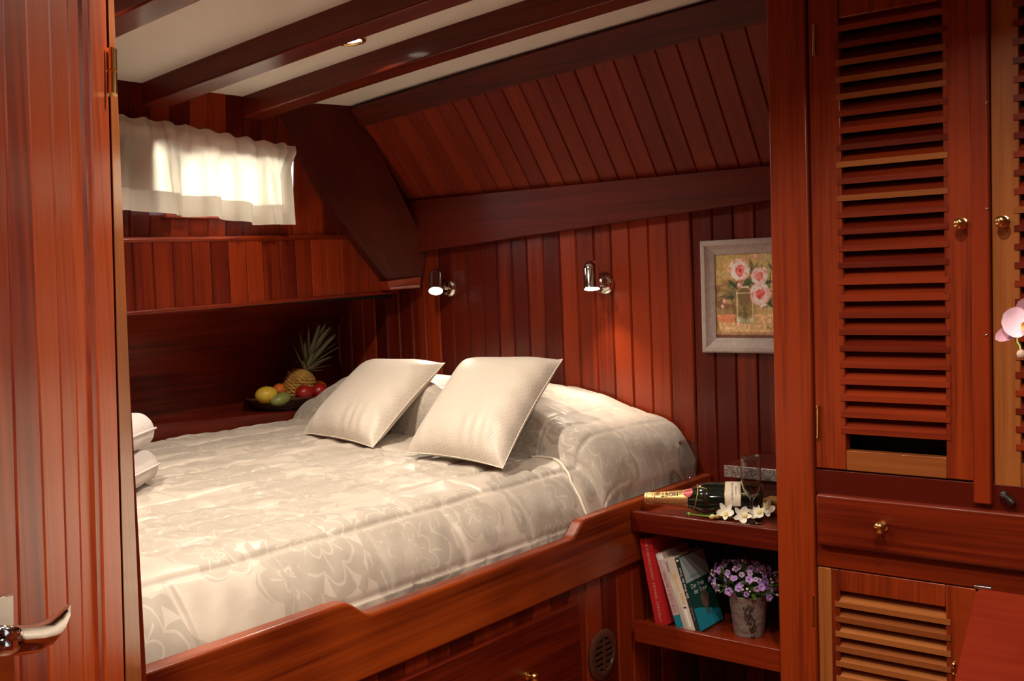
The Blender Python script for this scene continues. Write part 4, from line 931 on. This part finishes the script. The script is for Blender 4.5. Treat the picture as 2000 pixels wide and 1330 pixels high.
# ================================================================== PAINTING
def painting():
    a, b = at(1368,471,'y',YH-.012), at(1374,688,'y',YH-.012)
    x0, zt, zb = (a[0]+b[0])/2, a[2], b[2]; hgt = zt-zb; wdt = hgt*.86; x1 = x0+wdt; fw = .042; yb = YH-.003
    t = thing('flower_painting', ((x0+x1)/2, YH-.012, zb), 'oil painting of pink roses in a glass jar in a grey frame', 'painting')
    # mitred frame bars, each stepped
    def bar(p0, p1, inn):
        p0, p1, inn = map(Vector, (p0, p1, inn)); g = G(); d = (p1-p0).normalized()
        st = [(0,0),(0,.014),(.005,.018),(.015,.018),(.020,.013),(.035,.010),(.042,.007),(.042,0)]
        r0 = [p0+inn*s+d*s+Vector((0,-h,0)) for s, h in st]; r1 = [p1+inn*s-d*s+Vector((0,-h,0)) for s, h in st]
        return obj('frame_bar', g.prism(r0, r1), 'frame_grey', t, bevel=.001)
    c = [(x0,yb,zb), (x1,yb,zb), (x1,yb,zt), (x0,yb,zt)]
    bar(c[0], c[1], (0,0,1)); bar(c[1], c[2], (-1,0,0)); bar(c[2], c[3], (0,0,-1)); bar(c[3], c[0], (1,0,0))
    # the painted canvas: one colour per point of a fine grid
    W_, H_ = 150, 190; cx0, cx1, cz0, cz1 = x0+fw-.003, x1-fw+.003, zb+fw-.003, zt-fw+.003
    U, Vv = np.meshgrid(np.linspace(0, 1, W_+1), np.linspace(0, 1, H_+1), indexing='ij')
    rs = np.random.RandomState(4)
    def nz(k, sd):
        r = np.random.RandomState(sd); g = r.rand(k+2, k+2); x = U*k; y = Vv*k; i = x.astype(int); j = y.astype(int); fx = x-i; fy = y-j
        fx = fx*fx*(3-2*fx); fy = fy*fy*(3-2*fy)
        return (g[i,j]*(1-fx)+g[i+1,j]*fx)*(1-fy)+(g[i,j+1]*(1-fx)+g[i+1,j+1]*fx)*fy
    n1, n2, n3 = nz(5, 1), nz(14, 2), nz(40, 3)
    col = np.zeros((W_+1, H_+1, 3))
    def mixc(c_, f): 
        nonlocal col; f = np.clip(f, 0, 1)[..., None]; col = col*(1-f)+np.array(c_)*f
    def soft(d, e): return np.clip(.5-d/e, 0, 1)
    col[:] = (.36, .27, .09); mixc((.46, .24, .07), (n1-.25)*1.6*(U < .55)); mixc((.42, .36, .16), (U-.45)*1.8); mixc((.56, .42, .20), (n2-.5)*1.6*(Vv > .6))
    mixc((.12, .05, .02), soft(np.hypot((U-.15)/.45, (Vv-.40)/.30)-1, .7)*.85)
    for k in range(90):
        mixc([(.46,.36,.14), (.38,.30,.12), (.50,.30,.12), (.30,.24,.11)][k % 4], soft(np.hypot((U-rs.rand())/rs.uniform(.04,.09), (Vv-rs.uniform(.3,1))/rs.uniform(.02,.05))-1, .8)*.4)
    # table
    tz_ = .285+.0*U; tab = soft(Vv-tz_, .015)*soft(.02+.55*np.clip(.28-Vv, 0, 1)*.55-U, .02); mixc((.50, .33, .16), tab*(.75+.3*n2)); mixc((.58, .40, .22), tab*(n3 > .62)*.6)
    mixc((.52, .15, .07), tab*soft(np.hypot((U-.2)/.22, (Vv-.24)/.05)-1, .5)*.8); mixc((.09, .03, .015), soft(Vv-.055, .02)*.95); mixc((.30, .14, .07), soft(np.abs(Vv-.07)-.012, .02)*.8)
    # foliage
    for k in range(150):
        cx_, cy_ = rs.normal(.60, .22), rs.normal(.58, .13); an_ = rs.uniform(0, 3.14); l_, w_ = rs.uniform(.04, .10), rs.uniform(.008, .022)
        dx, dy = U-cx_, Vv-cy_; p_ = dx*math.cos(an_)+dy*math.sin(an_); q_ = -dx*math.sin(an_)+dy*math.cos(an_)
        mixc(random.Random(k).choice([(.025,.045,.02), (.05,.09,.03), (.02,.03,.018), (.13,.17,.06), (.09,.10,.05)]), soft(np.hypot(p_/l_, q_/w_)-1, .6)*.85)
    # jar
    jw = np.where(Vv > .60, .065, np.where(Vv > .56, .065+(.60-Vv)/.04*.075, .14)); jm = soft(np.abs(U-.47)-jw, .02)*soft(np.abs(Vv-.39)-.215, .02)*soft(np.hypot(np.maximum(0, np.abs(U-.47)-.09)/.05, np.maximum(0, .24-Vv)/.06)-1, .4)
    mixc((.22, .15, .05), jm*.9); mixc((.12, .07, .025), jm*(n2 > .5)*.7); mixc((.50, .46, .28), jm*soft(np.abs(np.abs(U-.47)-jw+.02)-.008, .015)); mixc((.55, .52, .34), jm*soft(np.abs(Vv-.215)-.03, .05)*.8)
    for k in range(7):
        sl_ = rs.uniform(-.7, .7); mixc((.10, .08, .03), jm*soft(np.abs(U-.47-sl_*(Vv-.30))-.005, .012)*(Vv < .42))
    mixc((.62, .58, .44), soft(np.abs(Vv-.605)-.008, .012)*soft(np.abs(U-.47)-.068, .01)); mixc((.60, .56, .40), jm*soft(np.abs(Vv-.535)-.004, .01))
    # roses, dab by dab: dark heart, curled pink petals, pale outer petals
    def dab(cx_, cy_, an_, l_, w_, c_, k_=.9):
        dx, dy = U-cx_, (Vv-cy_)*1.2; p_ = dx*math.cos(an_)+dy*math.sin(an_); q_ = -dx*math.sin(an_)+dy*math.cos(an_)+4*p_*p_
        mixc(c_, soft(np.hypot(p_/l_, q_/w_)-1, .5)*k_)
    for (cx_, cy_, R_, hot) in ((.40, .80, .165, .75), (.70, .725, .135, 1.0), (.71, .515, .165, .95)):
        rr = np.hypot(U-cx_, (Vv-cy_)*1.2)/R_; mixc((.62, .30, .26), soft(rr-.9, .2))
        for k in range(64):
            f = 1-k/64; a_ = k*2.4+rs.uniform(-.3, .3); rad = R_*f*.88*rs.uniform(.85, 1.1); lit = rs.rand()
            if f > .45: c_ = [(.86,.72,.66), (.80,.52,.48), (.74,.40,.38), (.90,.80,.74), (.55,.14,.14)][rs.choice(5, p=[.3,.28,.17,.15,.10])]
            else: c_ = [(.60,.06,.06), (.78,.26,.20), (.42,.02,.03), (.84,.48,.40)][rs.choice(4, p=[.35*hot,.3,.25,.45-.35*hot])]
            dab(cx_+rad*math.cos(a_), cy_+rad*math.sin(a_)/1.2, a_+PI/2, R_*rs.uniform(.22, .34)*(.5+.6*f), R_*rs.uniform(.09, .15), c_)
    for (cx_, cy_, R_) in ((.645,.955,.035), (.39,.625,.035), (.15,.44,.03), (.12,.38,.025), (.36,.17,.03)):
        rr = np.hypot(U-cx_, (Vv-cy_)*1.2)/R_; mixc((.62, .25, .24), soft(rr-1, .6)); mixc((.76, .55, .48), soft(np.hypot(U-cx_+.008, Vv-cy_-.01)/R_*1.8-1, .6)*.7)
    # signature scrawl
    sx = U-.80; sg_ = np.abs(Vv-.125-.014*np.sin(sx*75)-.006*np.sin(sx*160))-.006; mixc((.05, .03, .02), soft(sg_, .01)*(U > .78)*(U < .985))
    col = np.clip(col*1.6*(.80+.40*n3)[..., None], 0, 1)
    g = G(); g.v = [(cx0+(cx1-cx0)*U[i,j], yb-.004, cz0+(cz1-cz0)*Vv[i,j]) for i in range(W_+1) for j in range(H_+1)]
    g.f = [(i*(H_+1)+j, (i+1)*(H_+1)+j, (i+1)*(H_+1)+j+1, i*(H_+1)+j+1) for i in range(W_) for j in range(H_)]
    o = obj('canvas', g, 'oil_paint', t, smooth=True); ca = o.data.color_attributes.new('Col', 'FLOAT_COLOR', 'POINT')
    ca.data.foreach_set('color', np.concatenate([col.reshape(-1, 3), np.ones((col.shape[0]*col.shape[1], 1))], 1).ravel())
    obj('backing', G().box((x0+.006,yb-.003,zb+.006), (x1-.006,yb-.0005,zt-.006)), 'canvas_back', t)
painting()
# ================================================================== FRUIT BASKET
bc = at(567, 783, 'x', -2.965); lzv = lz(bc[1])
bc = arr(-2.965, bc[1], lzv)
rot = Matrix.Rotation(PI/2-.04, 3, 'Z')
A_, B_ = .168, .098; bh = .042
bk_ = thing('fruit_basket', bc, 'oval dark wicker basket of fruit on the ledge', 'basket')
def bpos(t, f, h): p = rot@Vector((A_*f*math.cos(t), B_*f*math.sin(t), 0)); return Vector((bc[0], bc[1], bc[2]+h-.046*p.y))+p
bf = lambda h: .60+.40*(h/bh)**.7
base = G(); base.add([bpos(2*PI*j/36, .60, .002) for j in range(36)]+[bpos(2*PI*j/36, .60, .007) for j in range(36)], [tuple(range(36))[::-1], tuple(range(36, 72))]+[(j, (j+1) % 36, 36+(j+1) % 36, 36+j) for j in range(36)])
obj('basket_base', base, 'wicker', bk_)
for k in range(8):
    h = .004+(bh-.004)*k/7; n = 72
    obj('woven_strand', G().tube([bpos(2*PI*j/n, bf(h)+.012*(1 if (j+k) % 2 else -1), h) for j in range(n)], .0034 if k < 7 else .005, 6, closed=True), 'wicker', bk_, smooth=True)
for j in range(36):
    t = 2*PI*j/36; obj('rib', G().tube([bpos(t, bf(h), h) for h in np.linspace(.002, bh+.002, 5)], .0022, 5), 'wicker', bk_)
def fruit(name, px, py, r, mat, label, cat, tilt=0, stem=True, grp=None, dx=0):
    p = at(px, py, 'x', -2.955+dx); o = obj(name, ell(p, r, Matrix.Rotation(tilt, 3, 'X'), n=24, m=16), mat, None, smooth=True); tag(o, label, cat, grp)
    if stem:
        d = Matrix.Rotation(tilt, 3, 'X')@Vector((0, 0, 1)); q = Vector(p)+Vector((d.x*r[0], d.y*r[1], d.z*r[2]))*.97
        obj('stem', G().tube([q, q+d*.008], .0018, 6), 'bark', o)
    return o
fruit('yellow_melon', 521, 772, (.036,.042,.030), 'fruit_yellow', 'yellow melon-like fruit in the wicker basket', 'fruit', dx=.02)
fruit('green_mango', 548, 780, (.028,.042,.022), 'fruit_green', 'green mango at the front of the wicker basket', 'fruit', tilt=.2, dx=.055)
fruit('orange', 545, 763, (.026,.026,.026), 'fruit_orange', 'small orange behind the yellow fruit in the basket', 'fruit', dx=-.035, stem=False)
fruit('orange', 622, 760, (.032,.034,.031), 'fruit_orange', 'orange behind the red nectarines in the basket', 'fruit', dx=-.035, stem=False)
fruit('nectarine', 594, 768, (.030,.032,.029), 'fruit_red', 'dark red nectarine next to the pineapple', 'fruit', dx=.062, grp='red nectarines in the basket')
fruit('nectarine', 623, 765, (.033,.034,.031), 'fruit_red', 'red nectarine in front of the orange, farther from the pineapple', 'fruit', dx=.050, grp='red nectarines in the basket')
p0, p1 = at(571,786,'x',-2.972), at(597,722,'x',-2.955); axp = Vector(p1-p0); Lp = axp.length; qm = axp.to_track_quat('Z', 'Y').to_matrix()
pa = thing('pineapple', (p0[0], p0[1], p0[2]), 'whole pineapple with grey green leafy crown in the basket', 'pineapple')
g = G(); nu, nv = 72, 48
def pbody(u, v):
    t = 2*PI*u; h = v; r = .054*max(0.02, 1-abs(2*h-1)**3.2)**.5*(1-.10*h)
    bump = abs(math.sin(5*t+10.5*PI*h))*abs(math.sin(5*t-10.5*PI*h)); r2 = r*(1+.16*bump**.8)
    return Vector(p0)+qm@Vector((r2*math.cos(t), r2*math.sin(t), Lp*h))
g.grid(pbody, nu, nv); obj('pineapple_body', g, 'pine_skin', pa, smooth=35)
r_ = random.Random(5)
g = G()
for k in range(120):
    h = .08+.84*((k*.618) % 1); t = k*2.39996; c = pbody((t/(2*PI)) % 1, h); d = (c-(Vector(p0)+qm@Vector((0,0,Lp*h)))).normalized()
    g.add([c+d*.0065, c+qm@Vector((0,0,.0045)), c-d*.001+d.cross(axp).normalized()*.0045, c-qm@Vector((0,0,.0035)), c-d*.001-d.cross(axp).normalized()*.0045], [(0,1,2), (0,2,3), (0,3,4), (0,4,1)])
obj('eye_spikes', g, 'pine_skin', pa)
for k in range(46):
    f = k/45; t = k*2.39996; tiltl = 1.15*(1-f)**1.2+.10; Ll = .034+.122*math.sin(PI*min(1, .08+.58*f))*(.55+.5*f); w_ = .020+.010*f
    base_ = Vector(p1)+qm@Vector((.014*math.cos(t)*(1-f*.7), .014*math.sin(t)*(1-f*.7), .050*f-.004))
    d0 = qm@Vector((math.cos(t)*math.sin(tiltl), math.sin(t)*math.sin(tiltl), math.cos(tiltl))); upq = qm@Vector((0,0,1)); sd_ = d0.cross(upq).normalized()
    g = G(); pts = []
    for i in range(7):
        s_ = i/6; dir_ = d0*s_*Ll+upq*(.18*Ll*s_*s_ if f < .6 else 0)-Vector((0,0,1))*.10*Ll*s_**3; ww = w_*(.8+.6*s_)*(1-s_)**.8
        nrm_ = d0.cross(sd_); pts += [base_+dir_-sd_*ww*.5+nrm_*ww*-.22, base_+dir_, base_+dir_+sd_*ww*.5+nrm_*ww*-.22]
    g.add(pts, [(i*3+j, i*3+j+1, i*3+j+4, i*3+j+3) for i in range(6) for j in range(2)]); obj('leaf', g, 'pine_leaf', pa, smooth=True)
# ================================================================== PINK ORCHID ON THE VANITY (its pot stands out of the picture)
va = thing('vanity_unit', (.15, 1.85, -1.40), 'mahogany vanity unit carrying the potted pink orchid', 'cabinet')
obj('carcass', G().box((-.19,1.55,-1.385), (.50,2.20,-.485)), 'mahogany_z', va, bevel=.004)
obj('worktop', G().box((-.21,1.53,-.485), (.52,2.22,-.46)), 'mahogany_x', va, bevel=.004)
for x_ in (-.175, .165):
    d_ = obj('door', G().box((x_,1.532,-1.33), (x_+.325,1.5495,-.52)), 'stile', va, bevel=.003); knob((x_+.16,1.532,-.62), MyK, d_, 1.0)
oc = arr(*(ray(2006, 630)*1.62)); opz = -.4598
opot = arr(-.06, 1.86)
op = thing('potted_orchid', (opot[0], opot[1], opz), 'pink orchid with drooping pale bud in front of the louvred doors', 'orchid')
obj('pot', G().lathe([(.0005,0),(.045,0),(.058,.11),(.060,.115),(.055,.115),(.050,.10),(.0005,.098)], (opot[0],opot[1],opz), None, 32, cap=False), 'pot_stone', op, smooth=40)
stem_p = [arr(opot[0],opot[1],opz+.09), arr(opot[0]+.01,opot[1]-.01,opz+.30), arr(opot[0]-.06,opot[1]-.02,opz+.45), arr((oc[0]+opot[0])/2,(oc[1]+opot[1])/2,oc[2]+.09), oc+arr(.03,.03,.035), oc+arr(.006,.012,-.002)]
def crom(ps, n=8):
    ps = [np.array(p) for p in ps]; ps = [2*ps[0]-ps[1]]+ps+[2*ps[-1]-ps[-2]]; o = []
    for i in range(1, len(ps)-2):
        for k in range(n):
            t = k/n; a, b, c, d = ps[i-1:i+3]; o.append(.5*((2*b)+(-a+c)*t+(2*a-5*b+4*c-d)*t*t+(-a+3*b-3*c+d)*t**3))
    return o+[ps[-2]]
obj('stem', G().tube(crom(stem_p), .0022, 8), 'stem_green', op, smooth=True)
for k in range(4):
    a_ = k*1.6+.4; g = petal(.17, .05, .5, .6, 10, 6, .3); m_ = Matrix.Translation((opot[0],opot[1],opz+.10))@Matrix.Rotation(a_, 4, 'Z')@Matrix.Rotation(-.5, 4, 'Y'); g.xf(m_); obj('leaf', g, 'leaf_green', op, smooth=True)
ocV = Vector(oc); fz = (-ocV).normalized(); fx = fz.cross(Vector((0,0,1))).normalized(); 
fx = Vector(M[:,0]); fy = Vector(M[:,1]); fz = -Vector(M[:,2])          # the flower happens to face the cabin's middle
fz = (fz+Vector((-.25,-.1,.1))).normalized(); fy = (fy-fz*fy.dot(fz)).normalized(); fx = fy.cross(fz)
FB = Matrix(((fx.x,fy.x,fz.x,oc[0]),(fx.y,fy.y,fz.y,oc[1]),(fx.z,fy.z,fz.z,oc[2]),(0,0,0,1)))
def opetal(L, W, ang, mat, lift, cup=.2, tip=.6, base=.25):
    g = petal(L, W, cup, tip, 12, 10, base); g.xf(FB@Matrix.Translation((0,0,lift))@Matrix.Rotation(ang, 4, 'Z')); return g
flw = obj('flower', ell(oc+np.array(fz)*.006, (.005,.005,.005), n=12, m=8), 'lip_orange', op, smooth=True)
for (L, W, an_, mt_, lf) in ((.037,.046, PI+.02,'petal_pink',.006), (.037,.046, -.02,'petal_pink',.006), (.036,.028, PI/2+.15,'petal_rose',.001), (.052,.024, PI+.52,'petal_rose',0), (.044,.024, -.72,'petal_rose',0)):
    obj('petal', opetal(L, W, an_, mt_, lf), mt_, flw, smooth=True)
obj('lip', opetal(.016, .018, -PI/2-.2, 'lip_orange', .010, .6), 'lip_orange', flw, smooth=True)
bdc = ray(1994, 692)*1.63
obj('bud', ell(bdc, (.0062,.0062,.0075), n=16, m=10), 'bud_pale', op, smooth=True)
obj('bud_stalk', G().tube(crom([oc+arr(.02,.03,.03), ray(1990,655)*1.65, ray(1992,676)*1.635, bdc+arr(0,0,.006)], 5), .0014, 6), 'stem_green', op, smooth=True)
